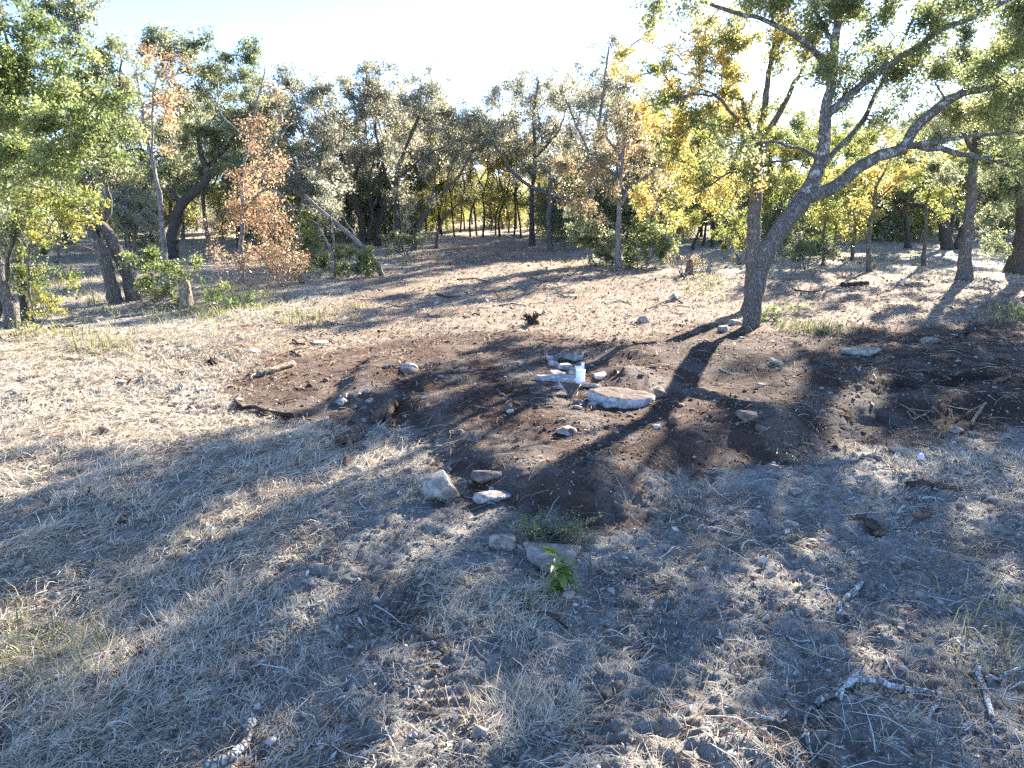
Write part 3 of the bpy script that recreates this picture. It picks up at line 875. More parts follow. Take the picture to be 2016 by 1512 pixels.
make_tree('elm_tree', 'thin stem bowing over in an arch to the right at the clearing mouth', 'tree', (858, 488),
    [([(858, 488), (864, 455), (880, 425), (905, 402), (930, 392), (960, 400)], 9, 3)], [(935, 385, 25, 15)], 'yg', 'bark', cover=.6, seed=19)
make_tree('oak_tree', 'dark oak with thick trunk standing right of the clearing mouth', 'tree', (1047, 484),
    [([(1047, 484), (1045, 440), (1048, 390), (1056, 310), (1050, 230), (1060, 160)], 17, 5), ([(1050, 350), (1010, 290, .5), (990, 220, .9)], 8, 3), ([(1054, 310), (1100, 250, .5), (1120, 180, .8)], 8, 3)],
    [(1050, 160, 50, 30), (1010, 210, 48, 42), (1080, 210, 50, 45), (1030, 260, 48, 42), (1100, 270, 45, 40), (990, 270, 40, 38), (1050, 320, 45, 35), (1120, 180, 40, 40)], 'grey', 'bark_dark', cover=0.98, twig_n=10, seed=20)
make_tree('broken_tree', 'snapped trunk with its broken top limb sloping up to the left', 'tree', (1083, 495),
    [([(1083, 495), (1082, 440), (1085, 390), (1086, 342)], 15, 11), ([(1108, 384), (1080, 380), (1045, 366), (1012, 340), (992, 310), (968, 280), (945, 255)], 13, 5), ([(1012, 340), (985, 335), (960, 330)], 5, 2)],
    [(940, 255, 35, 25), (970, 240, 30, 25), (1085, 335, 18, 20)], 'grey', 'bark', cover=.8, twig_n=8, seed=21, flare=.2)
make_tree('elm_tree', 'dusty rust coloured tree with grey trunk standing in the dark green thicket', 'tree', (1218, 527),
    [([(1218, 527), (1218, 470), (1222, 410), (1224, 350), (1232, 270), (1240, 200)], 17, 5), ([(1222, 405), (1245, 370, .3), (1275, 345, .5), (1310, 320, .6)], 14, 6), ([(1222, 400), (1180, 350, -.4), (1140, 310, -.8)], 8, 3), ([(1226, 320), (1180, 250, .4), (1150, 190, .7)], 7, 3)],
    [(1140, 330, 50, 35), (1190, 300, 50, 40), (1250, 300, 50, 40), (1120, 385, 45, 30), (1180, 370, 45, 32), (1250, 390, 45, 32), (1300, 340, 45, 40), (1230, 240, 45, 40), (1160, 430, 35, 25), (1270, 250, 40, 40)],
    'rusty', 'bark_grey', cover=1.1, twig_n=7, seed=22)
make_tree('oak_tree', 'tall grey oak rising above the rust coloured tree', 'tree', (1165, 492),
    [([(1165, 492), (1162, 420), (1170, 330), (1180, 240), (1190, 150), (1200, 90)], 15, 4), ([(1175, 280), (1220, 200, .4), (1240, 120, .6)], 8, 3), ([(1170, 320), (1130, 240, -.4), (1110, 180, -.6)], 8, 3)],
    [(1195, 100, 40, 38), (1170, 150, 42, 38), (1225, 140, 42, 45), (1140, 200, 45, 40), (1200, 210, 45, 42), (1170, 270, 45, 40), (1235, 200, 38, 40)], 'grey', 'bark_grey', cover=0.89, twig_n=11, seed=23)
make_tree('elm_tree', 'golden elm filling the gap between thicket and straight elm', 'tree', (1290, 505),
    [([(1290, 505), (1285, 450), (1278, 400), (1290, 320), (1310, 240)], 12, 4), ([(1283, 400), (1330, 350, .4), (1370, 310, .6)], 7, 3)],
    [(1290, 400, 45, 32), (1340, 380, 50, 35), (1310, 330, 45, 40), (1350, 430, 40, 28), (1400, 400, 45, 35), (1320, 260, 40, 40), (1280, 450, 35, 25), (1390, 340, 40, 40)], 'yellow', 'bark', cover=1.1, twig_n=6, seed=24)
make_tree('dead_tree', 'bleached bare tree spraying pale twigs left of the straight elm', 'tree', (1408, 482),
    [([(1408, 482), (1404, 440), (1392, 400), (1378, 370)], 8, 4), ([(1398, 415), (1400, 380), (1392, 350)], 3, 1), ([(1392, 400), (1370, 385), (1358, 370)], 3, 1)], [(1380, 365, 22, 22)], 'grey', 'bark_grey', cover=.1, twig_n=10, seed=25)
for k, (bu, bv, tu) in enumerate([(1366, 492, 1392), (1384, 484, 1390), (1402, 486, 1406)]):
    make_tree('dark_sapling', 'short dark stem in the shade between thicket and straight elm', 'tree', (bu, bv),
        [([(bu, bv), ((bu + tu) / 2, 455), (tu, 425)], 8, 5)], [(tu, 415, 28, 22)], 'yg', 'bark_dark', cover=1, seed=30 + k, group='dark stems beside the straight elm')

# right side wood
make_tree('oak_tree', 'upright oak with clean grey trunk flared at its foot, right of the leaning oak', 'tree', (1896, 553),
    [([(1896, 553), (1900, 500), (1907, 440), (1912, 380), (1920, 310), (1930, 230), (1935, 140)], 34, 14), ([(1905, 440), (1885, 400, -.3), (1870, 370, -.5)], 6, 3), ([(1922, 300), (1870, 230, -.4), (1840, 160, -.6)], 12, 4), ([(1928, 250), (1990, 180, .3), (2020, 120, .5)], 12, 4)],
    [(1870, 330, 45, 35), (1940, 260, 55, 45), (1880, 180, 55, 50), (1980, 180, 55, 55), (1930, 100, 60, 50), (1840, 250, 45, 40), (2000, 300, 50, 40), (1850, 110, 50, 45), (1960, 380, 45, 40), (1930, 0, 80, 60), (2040, 60, 70, 60)],
    'live', 'bark', cover=1.6, twig_n=5, seed=40, sides=12)
make_tree('oak_tree', 'massive dark oak trunk buttressed at the ground by the right edge', 'tree', (2006, 538),
    [([(2006, 538), (2010, 490), (2014, 430), (2012, 350), (1998, 270), (1985, 180)], 50, 22), ([(2008, 400), (1970, 350, -.5), (1930, 330, -.8)], 10, 4), ([(1990, 240), (2060, 150, .3), (2100, 60, .5)], 20, 6)],
    [(1965, 310, 45, 45, -.4), (1975, 200, 60, 60), (2060, 300, 70, 60), (2050, 180, 70, 70), (1960, 420, 40, 35, -.6), (1960, 480, 35, 25, -.5), (2070, 60, 90, 70), (1990, 90, 60, 50), (2040, 430, 50, 50)],
    'live', 'bark_dark', cover=1.5, twig_n=5, seed=41, sides=12)
make_tree('oak_tree', 'squat far oak with several thick trunks from one foot', 'tree', (1862, 490),
    [([(1858, 490), (1856, 450), (1848, 410), (1850, 360)], 34, 16), ([(1882, 490, -.1), (1892, 455), (1915, 420), (1930, 380)], 18, 8), ([(1872, 488, .2), (1874, 440, .2), (1885, 400), (1880, 350)], 12, 7), ([(1856, 430), (1820, 410), (1790, 405), (1760, 395)], 12, 6)],
    [(1850, 370, 50, 32), (1800, 385, 45, 25), (1900, 370, 50, 35), (1860, 310, 60, 45), (1780, 330, 50, 40), (1930, 320, 50, 45)], 'live', 'bark_dark', cover=1.4, seed=42, flare=.3)
make_tree('elm_tree', 'slim straight young elm with orange gold leaves on open ground', 'tree', (1715, 534),
    [([(1715, 534), (1716, 480), (1720, 420), (1727, 370), (1745, 330)], 13, 5), ([(1717, 450), (1690, 420, -.2), (1665, 425, -.4)], 4, 2), ([(1722, 400), (1760, 360), (1790, 350)], 5, 2)],
    [(1740, 350, 45, 28), (1700, 340, 35, 30), (1700, 420, 35, 20), (1765, 320, 40, 30), (1730, 290, 40, 30)], 'yellow', 'bark', cover=1.0, seed=43)
make_tree('elm_tree', 'slim young elm with layered yellow green sprays near the far many-stemmed oak', 'tree', (1818, 522),
    [([(1818, 522), (1820, 480), (1824, 430), (1830, 380), (1835, 320)], 11, 5), ([(1824, 440), (1860, 420, -.3), (1890, 425, -.5)], 4, 2)],
    [(1830, 370, 50, 18), (1870, 420, 40, 14), (1800, 340, 40, 22), (1880, 330, 40, 25), (1840, 290, 40, 30)], 'yg', 'bark', cover=1.1, seed=44)
make_tree('oak_tree', 'dark crooked oak trunk leaning left in front of the tan field', 'tree', (1788, 488),
    [([(1788, 488), (1783, 450), (1775, 420), (1758, 398), (1740, 390)], 15, 7), ([(1778, 425), (1790, 380), (1800, 330)], 9, 4)],
    [(1760, 370, 45, 25), (1800, 330, 45, 35), (1740, 310, 45, 35)], 'live', 'bark_dark', cover=1.3, seed=45)
for k, (bu, bv, mu, tu, tv, w, st) in enumerate([(1674, 512, 1680, 1695, 340, 10, 'yellow'), (1621, 522, 1622, 1628, 350, 9, 'yg'), (1636, 502, 1645, 1652, 360, 8, 'yg'), (1590, 498, 1592, 1598, 360, 7, 'yg')]):
    make_tree('elm_sapling', ['young elm with pale gold leaves between the leaning oak and the slim straight elm', 'yellow green young elm right behind the leaning oak trunk', 'yellow green young elm leaning right behind the leaning oak arm', 'thin elm stem hidden behind the fork of the leaning oak'][k], 'tree', (bu, bv),
        [([(bu, bv), (mu, 460), ((mu + tu) / 2, 400), (tu, tv)], w, 4)],
        [(tu, tv + 30, 40, 35), (tu + 25, tv + 80, 35, 25), (tu - 30, tv + 70, 35, 30), (tu, tv - 20, 45, 35), (tu - 25, tv + 120, 28, 20)], st, 'bark', cover=1.0, seed=50 + k)
# the tree just outside the frame whose shade falls on the foreground
make_tree('oak_tree', 'spreading live oak beyond the right edge, its boughs reaching into view', 'tree', (2330, 600),
    [([(2330, 600), (2320, 480), (2300, 360), (2270, 220), (2230, 80)], 46, 18), ([(2300, 350), (2180, 280, -.8), (2080, 240, -1.5)], 20, 6), ([(2280, 260), (2380, 160), (2460, 60)], 18, 6), ([(2270, 220), (2200, 60, -1), (2120, -60, -1.6)], 18, 6)],
    [(2150, 240, 90, 80), (2250, 130, 120, 100), (2380, 220, 120, 100), (2180, 20, 120, 100), (2330, 0, 140, 110), (2100, -80, 110, 90), (2420, 90, 110, 90), (2250, -120, 140, 90)],
    'live', 'bark', cover=.8, leaf=.09, csize=.45, twig_n=4, seed=60)

# background trees: a few kinds, each copied
def proto(name, label, group, hgt, spread, style, bark, seed, cover=1.3, trunk_w=.16, low=.45, twig_n=5, leaf=.13):
    rng = np.random.default_rng(seed)
    root = bpy.data.objects.new(name, None); COL.objects.link(root)
    tag(root, label, 'tree', group)
    pts = [np.array([0, 0, -.15])]
    for k in range(1, 6):
        pts.append(np.array([rng.normal(0, .16) * k * .5, rng.normal(0, .16) * k * .5, hgt * .8 * k / 5]))
    P, R = smooth_path(pts, [trunk_w * (1 - .75 * i / 5) for i in range(6)], .35)
    LB = [(P, R)]
    for k in range(3):
        i = int(len(P) * rng.uniform(.35, .6)); a = rng.uniform(0, 6.28)
        q = P[i]; e = np.array([math.cos(a), math.sin(a), .9]) * spread * .7
        p2, r2 = smooth_path([q, q + e * .5 + rng.normal(0, .15, 3), q + e], [R[i] * .7, R[i] * .45, .03], .35)
        LB.append((p2, r2))
    for i, (p, r) in enumerate(LB):
        V, Q, T = tube(p, r, 7 if i == 0 else 5, .07, rng, .4 if i == 0 else 0)
        nm = 'trunk' if i == 0 else 'limb'
        obj(nm, mesh_from(nm, V, Q, T, (bark,), smooth=True), root)
    BL = []
    for k in range(9):
        a = rng.uniform(0, 6.28); rr = spread * rng.uniform(.1, .75)
        z = hgt * rng.uniform(low, .95)
        BL.append((np.array([math.cos(a) * rr, math.sin(a) * rr, z]), np.array([1, 1, .8]) * spread * rng.uniform(.35, .55)))
    c = obj('crown', crown_mesh('crown', LB, BL, style, bark, rng, leaf, cover, .6, twig_n), root)
    c['kind'] = 'stuff'
    return root

def ground_at_depth(u, Y):
    x = (u - 1008) / F * Y / ray(u, 470)[1]
    return np.array([x, Y, hz(x, Y)])

protos = {
    'elm': proto('slim_elm', 'slim dark stemmed tree with yellow leaves in the row closing the lane', 'slim yellow trees closing the lane', 6.6, 1.5, 'yellow', 'bark_dark', 301, .9, .075, .28),
    'yg': proto('background_elm', 'yellow green tree in the wood behind the clearing', 'yellow green trees behind the clearing', 7.2, 2.1, 'yg', 'bark_dark', 302, .95, .10, .22),
    'live': proto('background_oak', 'dark green live oak in the wood behind the clearing', 'dark live oaks behind the clearing', 7.6, 2.7, 'live', 'bark_dark', 303, 1.05, .15, .25),
    'grey': proto('background_oak', 'grey twiggy oak in the wood behind the clearing', 'grey twiggy oaks behind the clearing', 8.4, 2.5, 'grey', 'bark_grey', 304, .7, .125, .3, 11),
    'rusty': proto('background_elm', 'rust brown tree in the wood behind the clearing', 'rust brown trees behind the clearing', 7.0, 2.0, 'rusty', 'bark', 305, .9, .09, .22, 7),
    'shrub': proto('understory_shrub', 'leafy green shrub in the understory behind the clearing', 'understory shrubs behind the clearing', 2.6, 1.3, 'live', 'bark_grey', 306, 1.2, .05, .15),
    'gold': proto('understory_shrub', 'yellowing shrub in the understory behind the clearing', 'yellowing understory shrubs behind the clearing', 2.8, 1.3, 'yg', 'bark_grey', 307, 1.0, .05, .15),
}
used = set()
def place(kind, u, Y, s=1.0, sz=None):
    g = ground_at_depth(u, Y)
    sz = sz or s
    rz = RNG.uniform(0, 6.28)
    if kind not in used:
        used.add(kind)
        o = protos[kind]; o.location = g; o.rotation_euler = (0, 0, rz); o.scale = (s, s, sz)
    else:
        copy_tree(protos[kind], g, rz, (s, sz))

# the row of slim trunks closing the lane
for u, Y in [(842, 46), (870, 49), (895, 47), (906, 52), (926, 47), (939, 49), (950, 46), (968, 54), (976, 48), (984, 46), (1001, 50), (1012, 47), (1026, 45), (915, 57), (990, 60), (955, 62)]:
    place('elm', u, Y, RNG.uniform(.8, 1.1), RNG.uniform(.95, 1.25))
for u, Y, k, s in [(560, 42, 'grey', 1.05), (640, 47, 'grey', 1.0), (690, 50, 'grey', 1.1), (735, 46, 'rusty', 1.15), (760, 54, 'grey', 1.3), (800, 50, 'rusty', 1.3), (820, 47, 'yg', 1.1), (850, 56, 'yg', 1.35), (880, 60, 'grey', 1.15),
                   (930, 66, 'grey', 1.0), (1015, 58, 'grey', 1.3), (1060, 54, 'grey', 1.4), (1100, 50, 'rusty', 1.1), (1130, 56, 'grey', 1.5), (1180, 48, 'grey', 1.25), (1235, 45, 'yg', 1.1), (1260, 52, 'grey', 1.3),
                   (1300, 44, 'yg', 1.0), (1335, 50, 'live', 1.1), (1380, 46, 'yg', 1.05), (1425, 52, 'grey', 1.15), (1460, 44, 'yg', 1.0), (1510, 48, 'yg', 1.0), (1550, 42, 'yg', .9), (1600, 52, 'live', 1.1), (1650, 47, 'yg', 1.0), (1700, 56, 'live', 1.1), (1740, 62, 'grey', 1.2),
                   (1800, 58, 'live', 1.1), (1880, 56, 'live', 1.1), (1950, 50, 'yg', 1.0), (2010, 46, 'live', 1.1), (2080, 42, 'live', 1.1), (540, 50, 'rusty', 1.1), (490, 46, 'live', 1.1), (440, 50, 'live', 1.05), (390, 56, 'grey', 1.0), (360, 44, 'grey', .9), (300, 42, 'live', 1.0),
                   (250, 38, 'live', 1.0), (220, 50, 'rusty', 1.0), (190, 34, 'live', 1.0), (130, 40, 'live', 1.0), (80, 34, 'live', 1.0), (20, 36, 'live', 1.1), (-60, 34, 'live', 1.1), (-120, 26, 'live', 1.0)]:
    place(k, u, Y, s, s * RNG.uniform(.95, 1.08))

for u, Y, k, s in [(540, 36, 'shrub', 1.0), (580, 40, 'gold', 1.0), (640, 38, 'shrub', 1.1), (680, 44, 'shrub', .9), (725, 48, 'gold', 1.0), (765, 44, 'shrub', 1.0), (815, 43, 'shrub', .8), (835, 52, 'gold', 1.0), (865, 62, 'gold', 1.0), (905, 70, 'gold', .9), (1020, 62, 'gold', 1.0),
                   (1055, 50, 'shrub', .9), (1095, 42, 'shrub', .9), (1115, 36, 'shrub', 1.0), (1135, 46, 'shrub', 1.2), (1190, 38, 'shrub', 1.1), (1240, 38, 'shrub', 1.2), (1310, 40, 'shrub', 1.1), (1345, 46, 'gold', 1.1), (1420, 42, 'gold', 1.1), (1450, 38, 'shrub', .9), (1520, 40, 'gold', 1.1), (1545, 34, 'shrub', 1.0),
                   (1570, 44, 'gold', 1.1), (1610, 40, 'gold', 1.0), (1655, 52, 'shrub', 1.0), (1700, 60, 'gold', 1.0), (1820, 64, 'gold', 1.1), (1930, 44, 'shrub', 1.1), (1960, 60, 'gold', 1.2), (500, 40, 'shrub', .8), (440, 46, 'gold', 1.0), (350, 52, 'shrub', 1.0), (290, 34, 'shrub', .8), (230, 44, 'gold', 1.0), (160, 46, 'shrub', 1.1), (110, 32, 'shrub', .9), (40, 40, 'shrub', 1.1), (0, 26, 'shrub', 1.0)]:
    place(k, u, Y, s, s * RNG.uniform(.85, 1.2))
for k in range(34):
    u = 820 + k * 36 + RNG.uniform(-14, 14)
    if 1000 < u < 1040: continue
    place('gold' if u < 1060 or RNG.uniform() < .62 else 'shrub', u, RNG.uniform(54, 78), RNG.uniform(1.1, 1.7))
for k in range(14):
    place('gold' if RNG.uniform() < .4 else 'shrub', 180 + k * 42 + RNG.uniform(-14, 14), RNG.uniform(46, 70), RNG.uniform(1.0, 1.6))

for u, Y, k, s in [(470, 38, 'live', 1.05), (530, 40, 'grey', 1.15), (610, 42, 'grey', 1.2), (770, 46, 'grey', 1.2), (865, 52, 'yg', 1.2), 
                   (1150, 52, 'grey', 1.4), (1205, 42, 'grey', 1.2), (1270, 42, 'yg', 1.1), (1320, 54, 'grey', 1.4), (1400, 56, 'yg', 1.3), (1480, 54, 'grey', 1.3), (1575, 56, 'yg', 1.2), (1625, 44, 'yg', .95), (1680, 46, 'yg', .9), (1770, 48, 'yg', 1.0), (1830, 50, 'grey', 1.1), (1910, 60, 'live', 1.3), (1980, 54, 'yg', 1.1), (340, 48, 'live', 1.1), (410, 44, 'grey', 1.1), (270, 46, 'grey', 1.1)]:
    place(k, u, Y, s, s * RNG.uniform(.95, 1.08))
for k in range(20):
    u = RNG.choice([RNG.uniform(470, 800), RNG.uniform(1060, 1470), RNG.uniform(1530, 2000)])
    place('shrub' if RNG.uniform() < .5 else 'gold', u, RNG.uniform(40, 52), RNG.uniform(1.0, 1.5))

# bushes
def bush(label, base, blobs, style, seed, cover=1.5, leaf=None, name='bush', bark='bark_grey', group=None, csize=None, stems=5):
    u, v = base
    rng = np.random.default_rng(seed)
    limbs = []
    for k in range(stems):
        b = blobs[k % len(blobs)]
        limbs.append(([(u + rng.uniform(-.25, .25) * b[2], v), ((u + b[0]) / 2, (v + b[1]) / 2), (b[0] + rng.uniform(-.4, .4) * b[2], b[1])], 3.5, 1.5))
    return make_tree(name, label, 'bush', base, limbs, blobs, style, bark, cover=cover, seed=seed, sides=6, leaf=leaf, csize=csize or .26, flare=0, crown_name='foliage', group=group)
bush('bright green bush growing between the leaning oak trunks and the cut stump', (310, 598), [(300, 520, 40, 35), (340, 545, 40, 32), (285, 570, 30, 26), (330, 580, 35, 20), (375, 520, 18, 20), (280, 500, 28, 20)], 'bright', 70, 1.3)
bush('low yellow green bush at the foot of the orange tree', (455, 604), [(440, 580, 32, 20), (480, 590, 28, 16), (420, 565, 25, 15)], 'weed', 71, 1.2)
bush('low bright green bush under the leaning dead trunk', (690, 545), [(650, 515, 38, 24), (700, 515, 40, 26), (735, 505, 28, 28), (670, 490, 25, 20), (620, 520, 28, 22)], 'bright', 72, 1.5)
bush('dark green bush left of the grey trunk in the thicket', (1165, 522), [(1150, 480, 32, 32), (1185, 470, 30, 40), (1195, 505, 24, 18), (1140, 440, 32, 28)], 'live', 73, 1.7)
bush('leafy green bush right of the grey trunk in the thicket', (1270, 525), [(1255, 490, 32, 32), (1300, 480, 32, 30), (1275, 450, 35, 28), (1320, 505, 24, 16)], 'bright', 74, 1.5)
bush('yellow green shrub at the left of the straight elm', (1452, 520), [(1450, 480, 28, 28), (1430, 455, 30, 20), (1460, 440, 30, 22)], 'yg', 75, 1.2)
bush('grey green shrub in the shade right behind the leaning oak', (1585, 530), [(1575, 495, 35, 28), (1610, 480, 28, 30), (1560, 460, 30, 25), (1640, 505, 22, 20)], 'live', 76, 1.4)
bush('green bush at the foot of the dark oaks left of the clearing mouth', (800, 505), [(790, 480, 28, 20), (830, 470, 25, 20), (765, 470, 20, 20)], 'live', 77, 1.2)
bush('olive thicket bush behind the low bright bush', (610, 530), [(590, 470, 32, 35), (620, 450, 28, 35), (575, 500, 25, 22)], 'yg', 78, 1.2)
bush('pale dry brush pile of grey twigs right of the orange tree', (590, 558), [(570, 520, 35, 28), (600, 535, 28, 16), (560, 480, 25, 25)], 'rusty', 79, .35, name='brush_pile', stems=9)
bush('sparse grey brush beside the cut stump', (350, 606), [(320, 590, 28, 12), (290, 600, 24, 10)], 'rusty', 80, .3, stems=8)
bush('weedy green growth at the foot of the leaning oak', (1520, 632), [(1530, 612, 26, 14), (1500, 625, 16, 10), (1560, 605, 22, 10)], 'weed', 81, .55, leaf=.045, csize=.15)
bush('yellowing weeds at the foot of the left edge oak', (70, 652), [(60, 630, 28, 16), (100, 600, 22, 22)], 'yg', 82, .8, leaf=.05, csize=.18)
bush('low green weeds far right beside the buttressed oak', (1990, 625), [(1985, 612, 22, 9), (2012, 608, 16, 8)], 'bright', 83, .9, leaf=.045, csize=.15)

# a far-off wood along the field
def far_wood():
    rng = np.random.default_rng(5)
    P = []; 
    for k in range(150):
        y = rng.uniform(170, 330); x = rng.uniform(-1.1, 1.1) * y
        r = rng.uniform(3, 6)
        n = 160
        P.append(np.array([x, y, hz(x, y) + r * .7]) + unit(rng.normal(0, 1, (n, 3))) * rng.uniform(.3, 1, (n, 1)) * r * np.array([1.3, 1.3, .8]))
    C = np.vstack(P)
    L = rng.uniform(.7, 1.5, len(C))
    V, Q = leaf_quads(C, L, L * .7, rng)
    o = obj('far_wood', mesh_from('far_wood', V, Q, None, ('grey',), np.repeat(rng.uniform(0, 1, len(C)), 4)))
    tag(o, 'far-off belt of trees beyond the tan field', 'wood', kind='stuff')
far_wood()
print('LEAVES', N_LEAF)

# ------------------------------------------------------------------ loose ground cover (nobody could count it)
def sample_ground(n, rng, y0=2.4, y1=16.0, power=1.0):
    """points with density falling with distance; x over the width in view and a bit more."""
    t = rng.uniform(0, 1, n)
    if power == 1.0:
        y = y0 * (y1 / y0) ** t
    else:
        e = 1 - power
        y = (y0 ** e + t * (y1 ** e - y0 ** e)) ** (1 / e)
    x = rng.uniform(-1, 1, n) * (1.0 + .82 * y)
    return x, y

def build_straw():
    rng = np.random.default_rng(11)
    x, y = sample_ground(560000, rng, 2.4, 26, 1.15)
    zn = zones(x, y)
    tuft = sstep(.40, .62, fbm(x * 3.2, y * 3.2, 91, 3))
    dens = (.10 + 1.0 * zn['straw'] + .62 * zn['mulch']) * (1 - .93 * np.clip(soil_mask(x, y), 0, 1)) * (.25 + .95 * tuft)
    keep = rng.uniform(0, 1, len(x)) < np.clip(dens, 0, 1)
    x, y = x[keep][:180000], y[keep][:180000]
    zn = zones(x, y)
    # bunches: blades springing from one foot
    tx, ty = sample_ground(5200, rng, 2.4, 16, 1.1)
    tz_ = zones(tx, ty)
    kt = rng.uniform(0, 1, len(tx)) < (.03 + .5 * tz_['straw']) * (1 - soil_mask(tx, ty))
    tx, ty = tx[kt][:1300], ty[kt][:1300]
    nb = 26; m0 = len(x)
    x = np.concatenate([x, np.repeat(tx, nb) + rng.normal(0, .02, nb * len(tx))])
    y = np.concatenate([y, np.repeat(ty, nb) + rng.normal(0, .02, nb * len(tx))])
    zn = zones(x, y)
    n = len(x)
    z = height(x, y)
    # combed direction field, with local disorder
    th = (fbm(x * .8, y * .8, 95, 3) - .5) * 9.0 + rng.normal(0, .85, n)
    L = rng.uniform(.035, .15, n) * (.5 + .8 * zn['straw']) * (1 + .02 * y)
    long_ = rng.uniform(0, 1, n) < .12 * zn['straw']
    L = np.where(long_, L * 1.9, L)
    W = (.0009 + .00027 * y) * rng.uniform(.7, 1.5, n)
    el = np.abs(rng.normal(0, .20, n)) + .04
    up = rng.uniform(0, 1, n) < .10
    el = np.where(up, rng.uniform(.4, 1.2, n), el)
    d = np.stack([np.cos(th) * np.cos(el), np.sin(th) * np.cos(el), np.sin(el)], -1)
    side = np.stack([-np.sin(th), np.cos(th), np.zeros(n)], -1)
    bend = rng.normal(0, .22, n)
    base_th = (fbm(x[m0:] * .8, y[m0:] * .8, 95, 3) - .5) * 9.0
    th[m0:] = base_th + rng.normal(0, 1.2, n - m0); el[m0:] = rng.uniform(.12, .95, n - m0); L[m0:] = rng.uniform(.05, .15, n - m0) * (.8 + .05 * y[m0:])
    d = np.stack([np.cos(th) * np.cos(el), np.sin(th) * np.cos(el), np.sin(el)], -1)
    side = np.stack([-np.sin(th), np.cos(th), np.zeros(n)], -1)
    p0 = np.stack([x, y, z + rng.uniform(-.004, .022, n)], -1)
    p1 = p0 + d * (L * .55)[:, None] + side * (bend * L * .15)[:, None]
    d2 = d.copy(); d2[:, 2] -= .35 * np.sin(el) + .12
    p2 = p1 + d2 * (L * .5)[:, None] + side * (bend * L * .5)[:, None]
    for p in (p1, p2):
        g = height(p[:, 0], p[:, 1], fine=False)
        gg = height(p[:, 0], p[:, 1])
        p[:, 2] = np.maximum(p[:, 2], gg + .004)
    # blades face up, twisted a little
    w = unit(side + np.array([0, 0, 1]) * rng.normal(0, .5, (n, 1))) * W[:, None]
    V = np.stack([p0 - w, p0 + w, p1 + w * .9, p1 - w * .9, p2], 1).reshape(-1, 3)
    b = np.arange(n)[:, None] * 5
    Q = b + np.array([[0, 1, 2, 3]]); T = b + np.array([[3, 2, 4]])
    v = np.clip(rng.normal(.55, .22, n) - .15 * zn['mulch'] + .1 * zn['straw'], 0, 1)
    o = obj('straw', mesh_from('straw', V, Q, T, ('straw',), np.repeat(v, 5)))
    tag(o, 'matted dry straw strewn over the cleared ground', 'straw', kind='stuff')
build_straw()

OCT_V = np.array([[1, 0, 0], [-1, 0, 0], [0, 1, 0], [0, -1, 0], [0, 0, 1], [0, 0, -1]], float)
OCT_T = np.array([[0, 2, 4], [2, 1, 4], [1, 3, 4], [3, 0, 4], [2, 0, 5], [1, 2, 5], [3, 1, 5], [0, 3, 5]])
_bm = bmesh.new(); bmesh.ops.create_icosphere(_bm, subdivisions=1, radius=1)
ICO1_V = np.array([v.co[:] for v in _bm.verts]); ICO1_T = np.array([[v.index for v in f.verts] for f in _bm.faces]); _bm.free()
_bm = bmesh.new(); bmesh.ops.create_icosphere(_bm, subdivisions=3, radius=1)
ICO3_V = np.array([v.co[:] for v in _bm.verts]); ICO3_T = np.array([[v.index for v in f.verts] for f in _bm.faces]); _bm.free()
_bm = bmesh.new(); bmesh.ops.create_icosphere(_bm, subdivisions=2, radius=1)
ICO2_V = np.array([v.co[:] for v in _bm.verts]); ICO2_T = np.array([[v.index for v in f.verts] for f in _bm.faces]); _bm.free()

def build_pebbles(big_ones, count, sd):
    rng = np.random.default_rng(sd)
    x, y = sample_ground(90000, rng, 2.4, 11 if big_ones else 17, 1.25)
    sm = soil_mask(x, y)
    dens = .22 + .9 * sstep(.5, .7, fbm(x * 1.6, y * 1.6, 101, 3)) + .25 * sm
    keep = rng.uniform(0, 1, len(x)) < dens * .62
    x, y = x[keep][:count], y[keep][:count]; sm = soil_mask(x, y); n = len(x)
    r = (.0045 + .0016 * y) * np.exp(rng.normal(0, .5, n)) * .62
    r = r * (1.7 if big_ones else .9) * np.where(sm > .5, .95 if big_ones else .62, 1)
    z = height(x, y)
    sh = rng.uniform(.6, 1.3, (n, 1, 3)) * np.array([1, 1, .7])
    BV, BT = (ICO1_V, ICO1_T) if big_ones else (OCT_V, OCT_T)
    V = BV[None] * sh * (1 + rng.normal(0, .2, (n, len(BV), 1)))
    a = rng.uniform(0, 6.28, n); ca, sa = np.cos(a)[:, None], np.sin(a)[:, None]
    V = np.stack([V[..., 0] * ca - V[..., 1] * sa, V[..., 0] * sa + V[..., 1] * ca, V[..., 2]], -1) * r[:, None, None]
    V = V + np.stack([x, y, z + r * .2], -1)[:, None, :]
    T = (np.arange(n) * len(BV))[:, None, None] + BT[None]
    v = np.where(sm > .5, np.where(rng.uniform(0, 1, n) < (.05 if big_ones else .26), rng.uniform(.5, 1, n), rng.uniform(0, .28, n)), np.clip(rng.normal(.50, .14, n), .1, .72 if big_ones else .95))
    o = obj('pebbles', mesh_from('pebbles', V.reshape(-1, 3), None, T.reshape(-1, 3), ('pebble',), np.repeat(v, len(BV))))
    tag(o, 'coarse gravel and clods of earth strewn over the cleared ground' if big_ones else 'fine pebbles scattered over the cleared ground', 'pebbles', kind='stuff')
build_pebbles(True, 2300, 12)
build_pebbles(False, 26000, 16)

